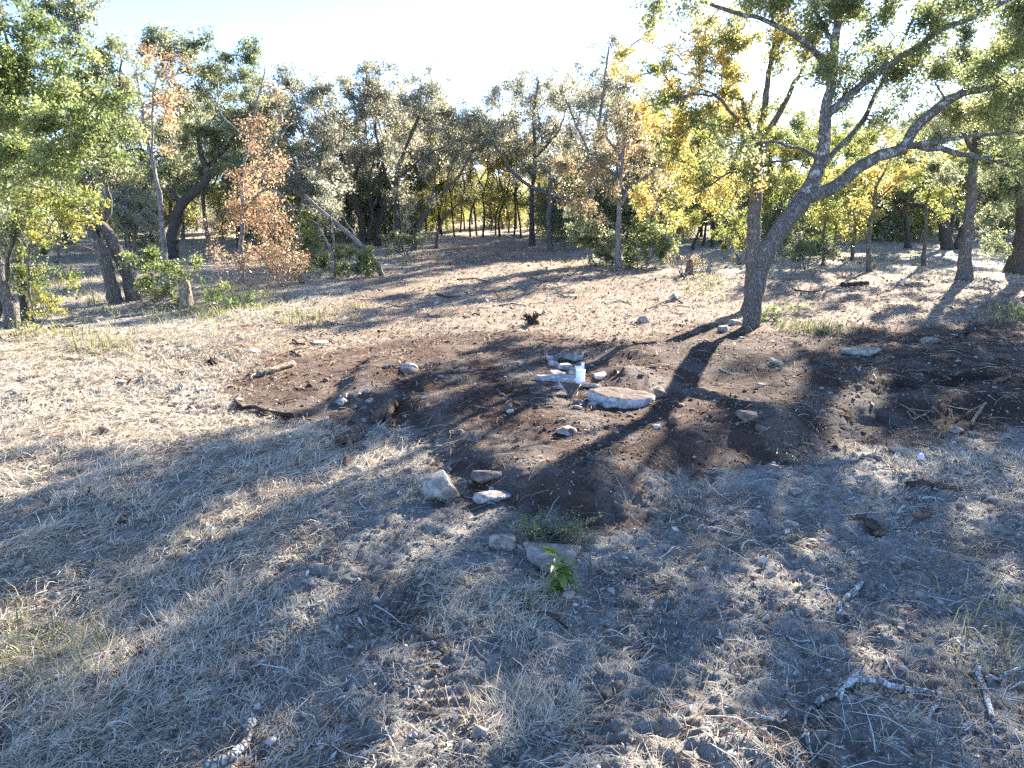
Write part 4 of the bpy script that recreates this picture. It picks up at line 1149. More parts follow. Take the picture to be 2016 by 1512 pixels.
def build_litter():
    rng = np.random.default_rng(13)
    x, y = sample_ground(165000, rng, 2.4, 34, 1.25)
    zn = zones(x, y); sm = soil_mask(x, y)
    dens = .25 + .6 * zn['mulch'] + .4 * sstep(.5, .65, fbm(x * 2, y * 2, 111, 3)) - .12 * sm
    keep = rng.uniform(0, 1, len(x)) < dens * .8
    x, y, sm = x[keep], y[keep], sm[keep]; n = len(x)
    z = height(x, y)
    L = (.012 + .0030 * y) * np.exp(rng.normal(0, .45, n)); W = L * rng.uniform(.12, .5, n)
    a = rng.uniform(0, 6.28, n); tilt = rng.normal(0, .35, n)
    d = np.stack([np.cos(a) * np.cos(tilt), np.sin(a) * np.cos(tilt), np.sin(tilt)], -1)
    s = unit(np.stack([-np.sin(a), np.cos(a), rng.normal(0, .5, n)], -1))
    c = np.stack([x, y, z + .006 + L * np.abs(np.sin(tilt)) * .4], -1)
    V = np.stack([c - d * L[:, None] * .5, c + s * W[:, None] * .5, c + d * L[:, None] * .5, c - s * W[:, None] * .5 + np.array([0, 0, .25]) * W[:, None]], 1).reshape(-1, 3)
    Q = np.arange(4 * n).reshape(n, 4)
    v = np.clip(np.where(rng.uniform(0, 1, n) < .2, rng.uniform(.8, 1, n), rng.uniform(.0, .75, n)) - .25 * (sm > .5), 0, 1)
    o = obj('litter', mesh_from('litter', V, Q, None, ('chips',), np.repeat(v, 4)))
    tag(o, 'bark chips, wood splinters and dead leaves strewn on the ground', 'litter', kind='stuff')
build_litter()

def build_rootlets():
    """fine twigs and torn rootlets lying in the soil and the straw"""
    rng = np.random.default_rng(14)
    x, y = sample_ground(4200, rng, 2.5, 20, 1.3)
    n = len(x)
    a = rng.uniform(0, 6.28, n); L = rng.uniform(.10, .45, n) * (1 + .02 * y)
    t = np.linspace(0, 1, 5)
    cur = rng.normal(0, .45, n)
    ang = a[:, None] + cur[:, None] * t[None, :] + np.cumsum(rng.normal(0, .16, (n, 5)), 1)
    px = x[:, None] + np.cumsum(np.cos(ang), 1) * L[:, None] / 5
    py = y[:, None] + np.cumsum(np.sin(ang), 1) * L[:, None] / 5
    lift = np.abs(rng.normal(0, .02, n))[:, None] * np.sin(t * math.pi)[None, :]
    pz = height(px.ravel(), py.ravel()).reshape(px.shape) + .006 + lift
    r = (.0013 + .00033 * y)[:, None] * rng.uniform(.6, 1.7, (n, 1)) * np.array([[1, .95, .85, .7, .4]])
    V, Q = batch_tubes(np.stack([px, py, pz], -1), r, 3)
    v = np.clip(rng.choice([.25, .6, .85, .92], n) + rng.normal(0, .08, n) - .25 * (soil_mask(x, y) > .4), 0, 1)
    o = obj('twig_litter', mesh_from('twig_litter', V, Q, None, ('chips',), np.repeat(v, 15)))
    tag(o, 'fine twigs and torn rootlets scattered over soil and straw', 'twigs', kind='stuff')
build_rootlets()

def build_grass_tufts():
    rng = np.random.default_rng(15)
    C = []
    for (u, v, ru, rv, n) in [(120, 560, 120, 40, 700), (480, 590, 60, 14, 500), (600, 625, 60, 12, 220), (700, 605, 15, 5, 60), (1600, 650, 50, 8, 250), (1700, 500, 160, 20, 500), (1990, 620, 30, 10, 200),
                              (180, 690, 60, 14, 200), (90, 1290, 100, 60, 180), (1960, 1230, 60, 80, 90), (1390, 560, 40, 20, 200), (1250, 520, 120, 10, 300), (400, 620, 100, 12, 350), (830, 510, 60, 10, 150), (90, 660, 100, 10, 250)]:
        for k in range(n):
            C.append(flat(u + rng.normal(0, .8) * ru, v + rng.normal(0, .8) * rv)) if rng.uniform() < .5 else None
    C = np.array(C); x = np.repeat(C[:, 0], 3) + rng.normal(0, .03, 3 * len(C)); y = np.repeat(C[:, 1], 3) + rng.normal(0, .03, 3 * len(C))
    n = len(x); z = height(x, y)
    L = rng.uniform(.08, .25, n) * (1 + .01 * y); W = (.0018 + .00045 * y)
    a = rng.uniform(0, 6.28, n); lean = rng.uniform(.1, .8, n)
    d = np.stack([np.cos(a) * np.sin(lean), np.sin(a) * np.sin(lean), np.cos(lean)], -1)
    s = np.stack([-np.sin(a), np.cos(a), np.zeros(n)], -1) * W[:, None]
    p0 = np.stack([x, y, z - .01], -1); p1 = p0 + d * L[:, None] * .6; p2 = p0 + d * L[:, None] + np.stack([np.cos(a), np.sin(a), -np.ones(n) * .5], -1) * (L * .2)[:, None]
    V = np.stack([p0 - s, p0 + s, p1 + s * .8, p1 - s * .8, p2], 1).reshape(-1, 3)
    b = np.arange(n)[:, None] * 5
    o = obj('grass', mesh_from('grass', V, b + np.array([[0, 1, 2, 3]]), b + np.array([[3, 2, 4]]), ('greengrass',), np.repeat(rng.uniform(0, 1, n), 5)))
    tag(o, 'thin green and yellowing grass growing in patches', 'grass', kind='stuff')
build_grass_tufts()

# ------------------------------------------------------------------ stones, concrete and pipes
def rock_mesh(name, dims, mat, seed, cuts=13, rough=.06, chop=.42, flat_=False, boxy=0, fine=True):
    rng = np.random.default_rng(seed)
    V = (ICO3_V if fine else ICO2_V).copy()
    if boxy:
        V = np.sign(V) * np.abs(V) ** (1 - boxy); cuts = 5; chop = 1.0
    nrm = unit(rng.normal(0, 1, (cuts, 3)))
    for k in range(cuts):
        d = rng.uniform(chop, chop + .38)
        over = np.clip(V @ nrm[k] - d, 0, None)
        V = V - over[:, None] * nrm[k]
    if flat_:
        V[:, 2] = np.clip(V[:, 2], -.45, .45)
    lump = sum(np.sin(V @ unit(rng.normal(0, 1, 3)) * f + rng.uniform(0, 6)) / f for f in (3, 5, 8, 13))
    V = V * (1 + rough * lump[:, None] * .8) + rng.normal(0, rough * .2, V.shape)
    ext = V.max(0) - V.min(0)
    V = (V - (V.max(0) + V.min(0)) / 2) / ext * np.array(dims)
    V[:, 2] += dims[2] / 2
    return mesh_from(name, V, None, ICO3_T if fine else ICO2_T, (mat,))

def stone(label, uv, dims_px, mat='limestone', seed=0, hh=.6, name='stone', cat='stone', group=None, sink=.34, rz=0, tilt=(0, 0), depth=.8, **kw):
    """dims_px: width in photograph pixels of the stone; hh: height / width, depth: depth / width"""
    g = gp(*uv)
    w = 1.15 * dims_px * mpp(uv[0], uv[1], g[1])
    kw.setdefault('fine', dims_px > 21)
    dims = (w, w * depth, w * hh)
    o = obj(name, rock_mesh(name, dims, mat, seed, **kw), loc=g - np.array([0, 0, dims[2] * sink]))
    o.rotation_euler = (tilt[0], tilt[1], rz)
    return tag(o, label, cat, group)

def slab(name, label, cat, outline, thick, mat, top_mat=None, uv=None, tilt=(0, 0), sink=.0, seed=0, group=None, rz=0, lift=0):
    """outline: (x, y) metres round the slab's centre; chipped edges; uv: pixel where its centre lies"""
    rng = np.random.default_rng(seed)
    pts = []
    n = len(outline)
    for i in range(n):
        a = np.array(outline[i], float); b = np.array(outline[(i + 1) % n], float)
        k = max(1, int(np.linalg.norm(b - a) / .045))
        for t in np.linspace(0, 1, k, endpoint=False):
            pts.append(a + (b - a) * t + rng.normal(0, .0035, 2))
    pts = np.array(pts); n = len(pts)
    cen = pts.mean(0)
    ring = []
    for sc_, z in [(1 - .10, -thick * .02 - thick), (1.0, -thick * .8), (1.01, -thick * .35), (1.0, -thick * .07), (.985, 0), (.80, .0), (.45, .0)]:
        p = cen + (pts - cen) * sc_
        ring.append(np.column_stack([p, np.full(n, z) + rng.normal(0, thick * .025, n)]))
    V = np.vstack(ring + [np.array([[cen[0], cen[1], 0]]), np.array([[cen[0], cen[1], -thick]])])
    R = len(ring)
    Q = []; T = []
    for r in range(R - 1):
        for j in range(n):
            j2 = (j + 1) % n
            Q.append((r * n + j, r * n + j2, (r + 1) * n + j2, (r + 1) * n + j))
    for j in range(n):
        j2 = (j + 1) % n
        T.append(((R - 1) * n + j, (R - 1) * n + j2, R * n)); T.append((j2, j, R * n + 1))
    mi = [0] * (4 * n) + [1] * ((R - 1 - 4) * n) + [1, 0] * n
    me = mesh_from(name, V, Q, T, (mat, top_mat or mat), mat_idx=mi)
    g = gp(*uv)
    o = obj(name, me, loc=g + np.array([0, 0, thick - sink + lift]))
    o.rotation_euler = (tilt[0], tilt[1], rz)
    return tag(o, label, cat, group)

# the buried tank: half-round lid, riser ring pieces, standpipes
arc = [(.52 * math.cos(a), .48 * math.sin(a)) for a in np.linspace(math.radians(188), math.radians(352), 12)]
slab('tank_lid', 'big half-round pale concrete lid edge with dirt heaped on its top', 'slab', [(-.43, .06), (-.36, -.06), (-.24, -.20), (-.05, -.285), (.10, -.29), (.27, -.21), (.40, -.08), (.47, .03), (.36, .18), (.1, .27), (-.2, .28)], .19, 'concrete', 'dirty_concrete', uv=(1220, 790), sink=.075, seed=3, tilt=(.0, .07))
ring_o = [(.30 * math.cos(a), .27 * math.sin(a)) for a in np.linspace(math.radians(-10), math.radians(195), 12)]
ring_i = [(.20 * math.cos(a), .17 * math.sin(a) - .03) for a in np.linspace(math.radians(195), math.radians(-10), 10)]
slab('riser_ring', 'broken curved concrete ring piece standing behind the white pipes', 'slab', ring_o + ring_i, .12, 'concrete', 'dirty_concrete', uv=(1112, 712), sink=-.02, seed=4, tilt=(.22, 0))
stone('pale squared concrete block in front of the broken ring', (1112, 728), 22, 'concrete', 401, hh=.85, name='concrete_block', cat='block', boxy=.65, rz=.3)
stone('flat oval concrete disc on the soil left of the white pipe', (1076, 750), 44, 'concrete', 402, hh=.28, name='concrete_disc', cat='slab', flat_=True, sink=.05, depth=.55)
slab('concrete_slab', 'thin flat pale concrete slab lying beneath the white pipe', 'slab', [(-.20, -.10), (.05, -.22), (.20, -.1), (.18, .15), (-.12, .2)], .06, 'concrete', uv=(1112, 748), seed=5, tilt=(.05, .05), sink=.03)
slab('concrete_slab', 'broken triangular concrete shard propped left of the half-round lid', 'slab', [(-.15, .08), (.16, .08), (.02, -.16)], .06, 'concrete', 'dirty_concrete', uv=(1121, 778), seed=6, tilt=(.75, .1), lift=.05)
stone('dark rounded boulder wedged at the left end of the half-round lid', (1140, 798), 24, 'fieldstone', 403, hh=.7)
stone('small white stone lying below the dark wedged boulder', (1137, 806), 16, 'whitestone', 404, hh=.4)
stone('grey knobbly stone propped under the left corner of the half-round lid', (1166, 798), 16, 'concrete', 405, hh=.7)
stone('brown stone set against the right end of the half-round lid', (1300, 780), 24, 'fieldstone', 406, hh=.8)
stone('pale lump of broken concrete under the middle of the half-round lid', (1205, 801), 34, 'concrete', 407, hh=.45)
stone('second pale lump of broken concrete under the half-round lid', (1243, 797), 32, 'concrete', 408, hh=.45)

for k, (u, v, sc_, tl, lab) in enumerate([(1098, 738, 1.0, (.25, .2), 'thin broken concrete shard leaning on the flat oval disc'), (1132, 736, .8, (.5, -.2), 'small broken concrete shard directly behind the thick standpipe'), (1100, 764, .9, (.1, .3), 'flat concrete shard half sunk in soil below the flat oval disc'), (1160, 760, 1.0, (.3, -.1), 'broken concrete shard at the right foot of the thick standpipe'), (1180, 742, .9, (.1, .1), 'dusty concrete shard on the dirt behind the half-round lid'), (1090, 722, .9, (.4, .3), 'concrete shard under the left end of the broken ring piece')]):
    slab('concrete_shard', lab, 'slab', [(-.13 * sc_, .05), (-.03, .10 * sc_), (.12 * sc_, .07), (.10 * sc_, -.05), (-.04, -.11 * sc_)], .05, 'concrete', uv=(u, v), seed=50 + k, tilt=tl, sink=.015, rz=k * 1.1)

def pipe_mesh(name, r, h, wall=.006, n=28, z0=-.10):
    prof = [(r, z0), (r, h - .004), (r - .002, h), (r - wall + .001, h), (r - wall, h - .004), (r - wall, z0 + .005)]
    ang = np.linspace(0, 2 * math.pi, n, endpoint=False)
    V = np.array([[q * math.cos(a), q * math.sin(a), z] for q, z in prof for a in ang])
    Q = [(i * n + j, i * n + (j + 1) % n, (i + 1) * n + (j + 1) % n, (i + 1) * n + j) for i in range(len(prof) - 1) for j in range(n)]
    return mesh_from(name, V, Q, None, ('pvc',), smooth=True)

g = gp(1142, 754)
po = obj('standpipe', pipe_mesh('standpipe', 9.2 * mpp(1142, 740, g[1]), 26 * mpp(1142, 740, g[1])), loc=g)
po.rotation_euler = (.02, .015, 0)
tag(po, 'thick white plastic standpipe open at the top beside the half-round lid', 'pipe')
g2 = gp(1147, 733)
pr = bpy.data.objects.new('pipe_tee', None); COL.objects.link(pr); pr.location = g2
tag(pr, 'thin white plastic pipe with a sideways arm behind the thick standpipe', 'pipe')
s2 = mpp(1142, 725, g2[1])
obj('riser', pipe_mesh('riser', 3.2 * s2, 22 * s2), pr)
ar = obj('side_arm', pipe_mesh('side_arm', 3.6 * s2, 15 * s2, z0=0), pr, loc=(0, 0, 11 * s2)); ar.rotation_euler = (0, -math.pi / 2, 0)

# single stones, each where it lies
stone('big rough cream limestone boulder at the edge of the dark soil', (866, 982), 66, 'limestone', 410, hh=.82, name='boulder', sink=.18, rough=.10, cuts=12)
stone('flat white rock half sunk in soil right of the cream boulder', (968, 982), 66, 'whitestone', 411, hh=.30, depth=.6, rz=.2)
stone('dirt covered hump of rock behind the flat white rock', (960, 940), 60, 'fieldstone', 412, hh=.35)
stone('squared brick-shaped limestone block left of the uprooted shrub', (989, 1080), 46, 'limestone', 413, hh=.55, name='stone_block', cat='block', boxy=.65, sink=.1, depth=.6)
stone('pale four-sided stone lying alone on the brown soil below the tank', (1114, 850), 40, 'limestone', 414, hh=.45, cuts=8, chop=.45, depth=.9)
stone('flat grey stone just above the pale four-sided stone', (1104, 828), 20, 'fieldstone', 415, hh=.4)
stone('dark rounded stone in a hollow on the sunlit soil hump', (1472, 826), 38, 'fieldstone', 416, hh=.65)
stone('small reddish stone below the dark rounded stone on the hump', (1497, 846), 22, 'fieldstone', 417, hh=.6)
stone('long white flat rock on the black soil right of the leaning oak', (1690, 696), 72, 'limestone', 418, hh=.22, depth=.5)
stone('pale wedge-shaped stone at a soil ledge below the leaning oak', (1526, 718), 30, 'limestone', 419, hh=.5, tilt=(0, .3))
stone('bright white lumpy chunk on dark ground at right', (1812, 908), 17, 'paper', 420, hh=1.0, rough=.15, name='foam_lump', cat='scrap')
stone('long flat cream stone above the straw near the bright white chunk', (1772, 890), 36, 'limestone', 421, hh=.3)
stone('round tan stone beside the pale splinters of wood', (1880, 850), 26, 'limestone', 422, hh=.6)
stone('smaller tan stone right of the round tan stone', (1918, 856), 18, 'limestone', 423, hh=.6)
stone('rounded grey stone among clods in the near ground', (946, 1452), 30, 'limestone', 424, hh=.75)
stone('white round stone standing out on the mulched lane', (1325, 592), 17, 'whitestone', 425, hh=.9, sink=.1)
stone('white jagged rock at the edge of the oak shadow', (1268, 634), 24, 'whitestone', 426, hh=.7, rough=.12)
stone('thin flat white stone on the shaded ground left of the leaning oak', (1341, 618), 20, 'whitestone', 427, hh=.2)
stone('pale stone resting at the right foot of the leaning oak', (1424, 652), 22, 'limestone', 428, hh=.7)
stone('flat tilted stone against the foot of the leaning oak', (1446, 640), 26, 'limestone', 429, hh=.5, tilt=(.3, .2))
stone('lone half buried white stone on the right part of the near straw', (1600, 1068), 24, 'limestone', 430, hh=.35)
stone('rounded stone with pale top right of the dark pit slope', (1286, 1008), 20, 'limestone', 431, hh=.8)
stone('small pale rectangular chip standing in mixed rubble', (1640, 888), 11, 'whitestone', 432, hh=.9)
stone('whitish stone in grey dirt above the near straw', (1567, 970), 24, 'limestone', 433, hh=.5)
stone('dark stone showing at the left of a straw clump', (207, 850), 24, 'fieldstone', 434, hh=.6)
stone('flat sun-bleached rock in straw beside the dark stone', (228, 838), 26, 'limestone', 435, hh=.4)
stone('pale boulder half hidden in weeds near the cut stump', (548, 618), 18, 'whitestone', 436, hh=.5)
# scatter of white rubble on the dark soil near the sawn log
for k, (u, v, w) in enumerate([(677, 778, 17), (704, 777, 15), (722, 770, 16), (672, 790, 28), (728, 788, 15), (700, 800, 12), (716, 802, 14), (640, 826, 19), (716, 826, 26), (740, 818, 20), (798, 818, 14), (752, 728, 14), (762, 724, 15), (712, 728, 10)]):
    stone('angular white rubble chunk scattered on the dark soil near the sawn log', (u, v + 2), w * .85, 'whitestone', 440 + k, hh=.62, cuts=9, chop=.18, sink=.38, rz=k, group='white rubble near the sawn log', name='rubble_chunk', cat='rubble', rough=.16)
stone('forked white chunk standing alone on the sunlit dark soil', (806, 730), 32, 'whitestone', 460, hh=.6, cuts=6, chop=.35, rough=.16, name='rubble_chunk', cat='rubble')
# more loose white chips further right on the black soil
for k, (u, v, w) in enumerate([(1617, 765, 9), (1634, 775, 12), (1740, 748, 10), (1830, 676, 34), (1958, 764, 11), (1850, 845, 12), (1620, 810, 12), (1497, 760, 15), (1460, 668, 14), (1590, 625, 14), (1654, 642, 14), (1884, 712, 12), (1780, 935, 12), (1880, 948, 16), (1855, 938, 11), (1920, 930, 13), (1955, 985, 20)]):
    stone('small pale stone lying loose on the black soil at right', (u, v), w, 'limestone', 480 + k, hh=.5, rz=k, group='pale stones on the black soil', name='small_stone')
for k, (u, v, w) in enumerate([(932, 866, 26), (905, 850, 18), (1240, 820, 14), (1340, 800, 14), (1392, 824, 12), (1180, 880, 12), (880, 925, 20), (1005, 1002, 14)]):
    stone('dirt smeared stone poking out of the brown soil of the pit', (u, v), w, 'fieldstone', 520 + k, hh=.5, rz=k, group='dirt smeared stones in the pit', name='small_stone')
# clods in the near ground
for k, (u, v, w) in enumerate([(840, 1262, 26), (870, 1280, 20), (822, 1250, 20), (862, 1330, 24), (830, 1395, 30), (852, 1402, 22), (905, 1410, 20), (1100, 1460, 22), (1120, 1440, 18), (1168, 1468, 34), (1196, 1372, 26), (1220, 1352, 24), (1180, 1330, 20), (1250, 1190, 18), (1310, 1218, 16), (1324, 1238, 18), (735, 1300, 18), (768, 1305, 18), (1240, 1240, 18), (770, 1420, 24), (1960, 1330, 20), (1500, 1300, 16)]):
    stone('grey clod of dried earth in the churned near ground', (u, v), w, 'clod', 560 + k, hh=.55, rz=k, group='grey clods in the near ground', name='earth_clod', cat='clod', rough=.12)
slab('concrete_slab', 'shield-shaped concrete slab lying tilted under the uprooted shrub', 'slab', [(-.23, .20), (.22, .18), (.10, -.13), (.03, -.19), (-.03, -.17), (-.19, .02)], .06, 'stained', uv=(1090, 1112), seed=8, tilt=(.12, .05), sink=.0)

# scraps
stone('crumpled white scrap lying on dry straw at left', (500, 693), 26, 'paper', 600, hh=.3, name='scrap', cat='scrap', rough=.18)
stone('flat white scrap on straw behind the long orange stick', (627, 675), 34, 'paper', 601, hh=.16, name='scrap', cat='scrap', rough=.12)
stone('small blue scrap on the shaded ground at far right', (1961, 566), 9, 'bluescrap', 602, hh=.4, name='scrap', cat='scrap')

# ------------------------------------------------------------------ wood lying about
def stick(label, pix, w0, w1, mat='lichen_branch', twigs=(), name='fallen_branch', cat='branch', lift=None, sides=7, group=None, rough=.1, seed=0):
    """pix: (u, v[, height above ground in m]); widths in pixels"""
    rng = np.random.default_rng(700 + seed)
    def path(px, a, b):
        pts = []; rs = []
        for i, p in enumerate(px):
            g = gp(p[0], p[1]); r = .48 * (a + (b - a) * i / (len(px) - 1)) * mpp(p[0], p[1], g[1])
            pts.append(g + np.array([0, 0, r * .7 + (p[2] if len(p) > 2 else 0)])); rs.append(r)
        P, R = smooth_path(pts, rs, .06)
        P = wobble(P, .02, rng)
        P[:, 2] = np.maximum(P[:, 2], height(P[:, 0], P[:, 1]) + R * 1.0 + .006)
        return P, R * (1 + rng.normal(0, .07, len(R)))
    P, R = path(pix, w0, w1)
    o0 = P[0].copy()
    V, Q, T = tube(P, R, sides, rough, rng)
    o = obj(name, mesh_from(name, V - o0, Q, T, (mat,), smooth=True), loc=o0)
    tag(o, label, cat, group)
    for tw in twigs:
        p, r = path(tw, max(w1, w0 * .45), max(1.5, w1 * .4))
        V, Q, T = tube(p, r, 5, rough, rng)
        obj('side_twig', mesh_from('side_twig', V - o0, Q, T, (mat,), smooth=True), o)
    return o

stick('long grey lichen branch bent in the middle on the near right ground', [(1605, 1388), (1640, 1372), (1672, 1354, .03), (1720, 1356, .03), (1780, 1362), (1855, 1366)], 14, 12, twigs=[[(1850, 1364), (1838, 1390), (1822, 1415), (1812, 1424)], [(1672, 1354), (1690, 1318), (1704, 1292)], [(1610, 1386), (1590, 1410), (1580, 1440)], [(1660, 1362), (1655, 1385)]], seed=1)
stick('Y-shaped grey branch near the long bent lichen branch', [(1925, 1322, .02), (1934, 1360), (1945, 1400), (1953, 1424)], 10, 12, twigs=[[(1938, 1350), (1965, 1340, .03), (2005, 1332, .05)]], seed=2)
stick('curved grey branch with a kink lying among straw above the long bent branch', [(1696, 1148), (1672, 1172), (1652, 1198), (1668, 1218), (1700, 1236), (1740, 1250)], 10, 5, twigs=[[(1652, 1204), (1632, 1214)]], seed=3)
stick('short knobbly lichen branch pointing down beside the long bent branch', [(1578, 1440), (1588, 1462), (1600, 1496)], 9, 7, twigs=[[(1582, 1450), (1570, 1462)]], seed=4)
stick('thin grey branch lying left of the knobbly lichen branch', [(1462, 1398), (1485, 1414), (1520, 1424), (1548, 1422)], 8, 6, twigs=[[(1540, 1420), (1552, 1402)]], seed=5)
stick('thick rough barked stick end poking out of straw at the bottom edge', [(400, 1520), (440, 1505), (470, 1488), (485, 1462), (492, 1430), (488, 1415)], 20, 20, 'lichen_branch', seed=6)
stick('wavy pale twig across the near ground by the rounded grey stone', [(930, 1418), (970, 1404), (1005, 1396), (1030, 1408), (1050, 1410), (1078, 1396)], 7, 4, seed=7)
stick('brown curved twig lying below the green weed', [(1020, 1205), (1055, 1208), (1080, 1214), (1100, 1228), (1118, 1240)], 9, 4, 'darkwood', seed=8)
stick('short brown splinter among grey twigs at lower left', [(485, 1345), (500, 1332), (516, 1310)], 9, 4, 'deadwood', name='wood_splinter', seed=9)
stick('orange splinter on the shaded dirt left of the track marks', [(686, 1212), (696, 1206), (708, 1202)], 9, 5, 'deadwood', name='wood_splinter', seed=10)
stick('grey barkless twig lying beside the brown splinter', [(505, 1362), (530, 1352), (552, 1335)], 6, 4, seed=11)
stick('thin white forked twig lying on matted straw at left', [(352, 1010), (365, 988), (385, 972), (402, 960)], 4, 3, seed=12)
stick('rough brown log half buried in rubble at right', [(1785, 958), (1840, 962), (1890, 966)], 12, 10, 'darkwood', name='log', cat='log', seed=13)
slab('wood_plank', 'split orange plank lying on rubble at right', 'plank', [(-.16, -.02), (-.12, -.035), (.14, -.02), (.17, .0), (.12, .03), (-.15, .025)], .025, 'deadwood', uv=(1818, 1020), rz=.55, tilt=(.15, .1), lift=.02, seed=31)
slab('bark_slab', 'broad slab of dark bark propped in rubble beside the split plank', 'bark', [(-.16, -.05), (-.05, -.10), (.05, -.06), (.17, .02), (.13, .07), (.0, .10), (-.10, .03)], .02, 'darkwood', uv=(1718, 1040), rz=.7, tilt=(.35, .25), lift=.02, seed=32)
slab('bark_shard', 'reddish bark shard below the dark bark slab', 'bark', [(-.11, -.02), (.02, -.05), (.11, -.01), (.06, .04), (-.07, .03)], .02, 'deadwood', uv=(1735, 1052), rz=.5, tilt=(.2, .1), lift=.015, seed=33)
slab('bark_shard', 'long orange bark shard above the dark bark slab', 'bark', [(-.10, -.015), (.02, -.03), (.10, .0), (.02, .025)], .02, 'deadwood', uv=(1690, 1020), rz=.3, tilt=(.2, -.1), lift=.015, seed=34)
stick('pale grey branch crossing the rubble above the split plank', [(1775, 982), (1815, 984), (1858, 986)], 7, 5, twigs=[[(1805, 982), (1822, 1000), (1828, 1010)]], seed=17)
stick('tangle of pale roots on the dark soil at right', [(1785, 812), (1800, 828), (1822, 820), (1838, 838), (1862, 848)], 4, 2, 'palewood', [[(1800, 826), (1795, 802)], [(1815, 822), (1840, 808), (1852, 820)]], name='root_tangle', cat='root', seed=18)
stick('two pale splinters of wood leaning together beside the round tan stone', [(1912, 838), (1925, 824, .06), (1938, 810, .10)], 7, 5, 'palewood', [[(1900, 820), (1920, 814, .06), (1938, 809, .1)]], name='wood_splinter', seed=19)
stick('orange wood fragment on the black soil near the right edge', [(1955, 758), (1975, 750), (1988, 745)], 10, 5, 'deadwood', name='wood_splinter', seed=20)
stick('long thin straw coloured stick across the black soil at right', [(1690, 722), (1740, 715), (1800, 708)], 3.5, 2.5, 'deadwood', seed=21)
# left of the pit
stick('sawn log stub with torn orange wood at the edge of the dark soil', [(742, 836), (756, 822), (772, 806), (778, 800)], 26, 22, 'deadwood', [[(758, 822), (764, 836), (766, 842)]], name='log_stub', cat='log', sides=12, seed=22)
stick('charred flat log lying at the left tip of the dark soil', [(472, 810), (500, 806), (535, 818), (578, 826)], 9, 12, 'darkwood', name='log', cat='log', seed=23, twigs=[[(476, 806), (468, 796), (462, 788)]])
stick('pale peeled stick right of the charred log', [(652, 852), (672, 842), (692, 826)], 7, 9, 'palewood', seed=24)
stick('flat light-topped log on the dark soil below the long orange stick', [(508, 742), (540, 732), (578, 722)], 11, 13, 'palewood', name='log', cat='log', seed=25)
stick('long orange stick with a forked end lying behind the flat log', [(506, 722), (540, 706), (575, 692), (600, 686)], 5, 7, 'deadwood', [[(575, 694), (590, 702), (606, 690)]], seed=26)
stick('torn orange root snaking over the straw below the sawn log', [(680, 925), (684, 900), (688, 880, .03), (680, 862, .02), (700, 856)], 9, 12, 'deadwood', [[(690, 876), (664, 872), (656, 860)], [(688, 880), (705, 866), (725, 862)], [(700, 858), (718, 848), (722, 856)]], name='torn_root', cat='root', seed=27)
stick('reddish stick lying on straw behind the white flat scrap', [(576, 672), (588, 678), (602, 682)], 5, 3, 'darkwood', seed=28)
stick('short reddish stick on the sunlit lane beyond the dark soil', [(915, 628), (930, 620), (945, 622)], 4, 3, 'darkwood', seed=29)
stick('thin dark fallen bough beside the white round stone', [(1270, 612), (1300, 600, .05), (1326, 594, .06), (1344, 598)], 4, 3, 'darkwood', [[(1300, 600), (1318, 606)]], seed=30)
stick('pale log lying at the left edge among weeds', [(0, 672), (30, 662), (58, 650)], 9, 6, 'palewood', name='log', cat='log', seed=31)
stick('dark rotten log lying on shaded ground beyond the leaning oak', [(1658, 566), (1685, 564), (1708, 562)], 11, 9, 'darkwood', name='log', cat='log', seed=32)
stick('dark rotten log lying near the green weeds at left', [(95, 648), (130, 646), (152, 646)], 6, 4, 'darkwood', name='log', cat='log', seed=33)
stick('pale forked stick standing up on the shaded ground at far right', [(1946, 596), (1948, 588, .12), (1944, 580, .22)], 4, 3, 'palewood', [[(1947, 586, .14), (1954, 582, .24)]], seed=34)
stick('small curled pale stick right of the leaning oak', [(1688, 634), (1694, 626, .02), (1700, 620, .02)], 3, 2, 'palewood', seed=35)
for k, px in enumerate([[(690, 572), (730, 570), (755, 574)], [(900, 552), (930, 550), (960, 556)], [(1030, 545), (1060, 552), (1085, 556)], [(760, 600), (790, 604), (815, 600)], [(980, 604), (1010, 600), (1040, 606)], [(1100, 580), (1120, 586), (1150, 584)], [(1190, 600), (1215, 594), (1240, 598)], [(860, 580), (880, 586), (905, 584)], [(640, 632), (665, 640), (690, 636)], [(840, 622), (870, 626), (890, 620)], [(1560, 570), (1590, 576), (1620, 572)], [(1780, 560), (1805, 566), (1840, 562)]]):
    stick('short weathered stick dropped on the mulched lane', px, 3.5, 2, ['bark_grey', 'darkwood', 'palewood'][k % 3], group='sticks on the mulched lane', seed=40 + k, sides=5)
for k, px in enumerate([[(1180, 1118), (1200, 1130), (1230, 1136)], [(1240, 1140), (1262, 1126), (1285, 1108)], [(1278, 1252), (1282, 1270), (1276, 1290)], [(1500, 1178), (1540, 1192), (1570, 1204)], [(1410, 1236), (1425, 1262), (1440, 1284)], [(1415, 1200), (1420, 1230)], [(1545, 1254), (1575, 1266), (1615, 1272)], [(690, 1470), (735, 1462), (780, 1450)], [(860, 1430), (875, 1452), (890, 1464)], [(1005, 1480), (1015, 1460), (1028, 1440)], [(600, 1240), (650, 1222), (700, 1196)], [(140, 1180), (190, 1160), (240, 1150)]]):
    stick('thin grey twig lying on the shaded near ground', px, 5, 3, 'lichen_branch', group='thin grey twigs on the near ground', seed=60 + k, sides=5)

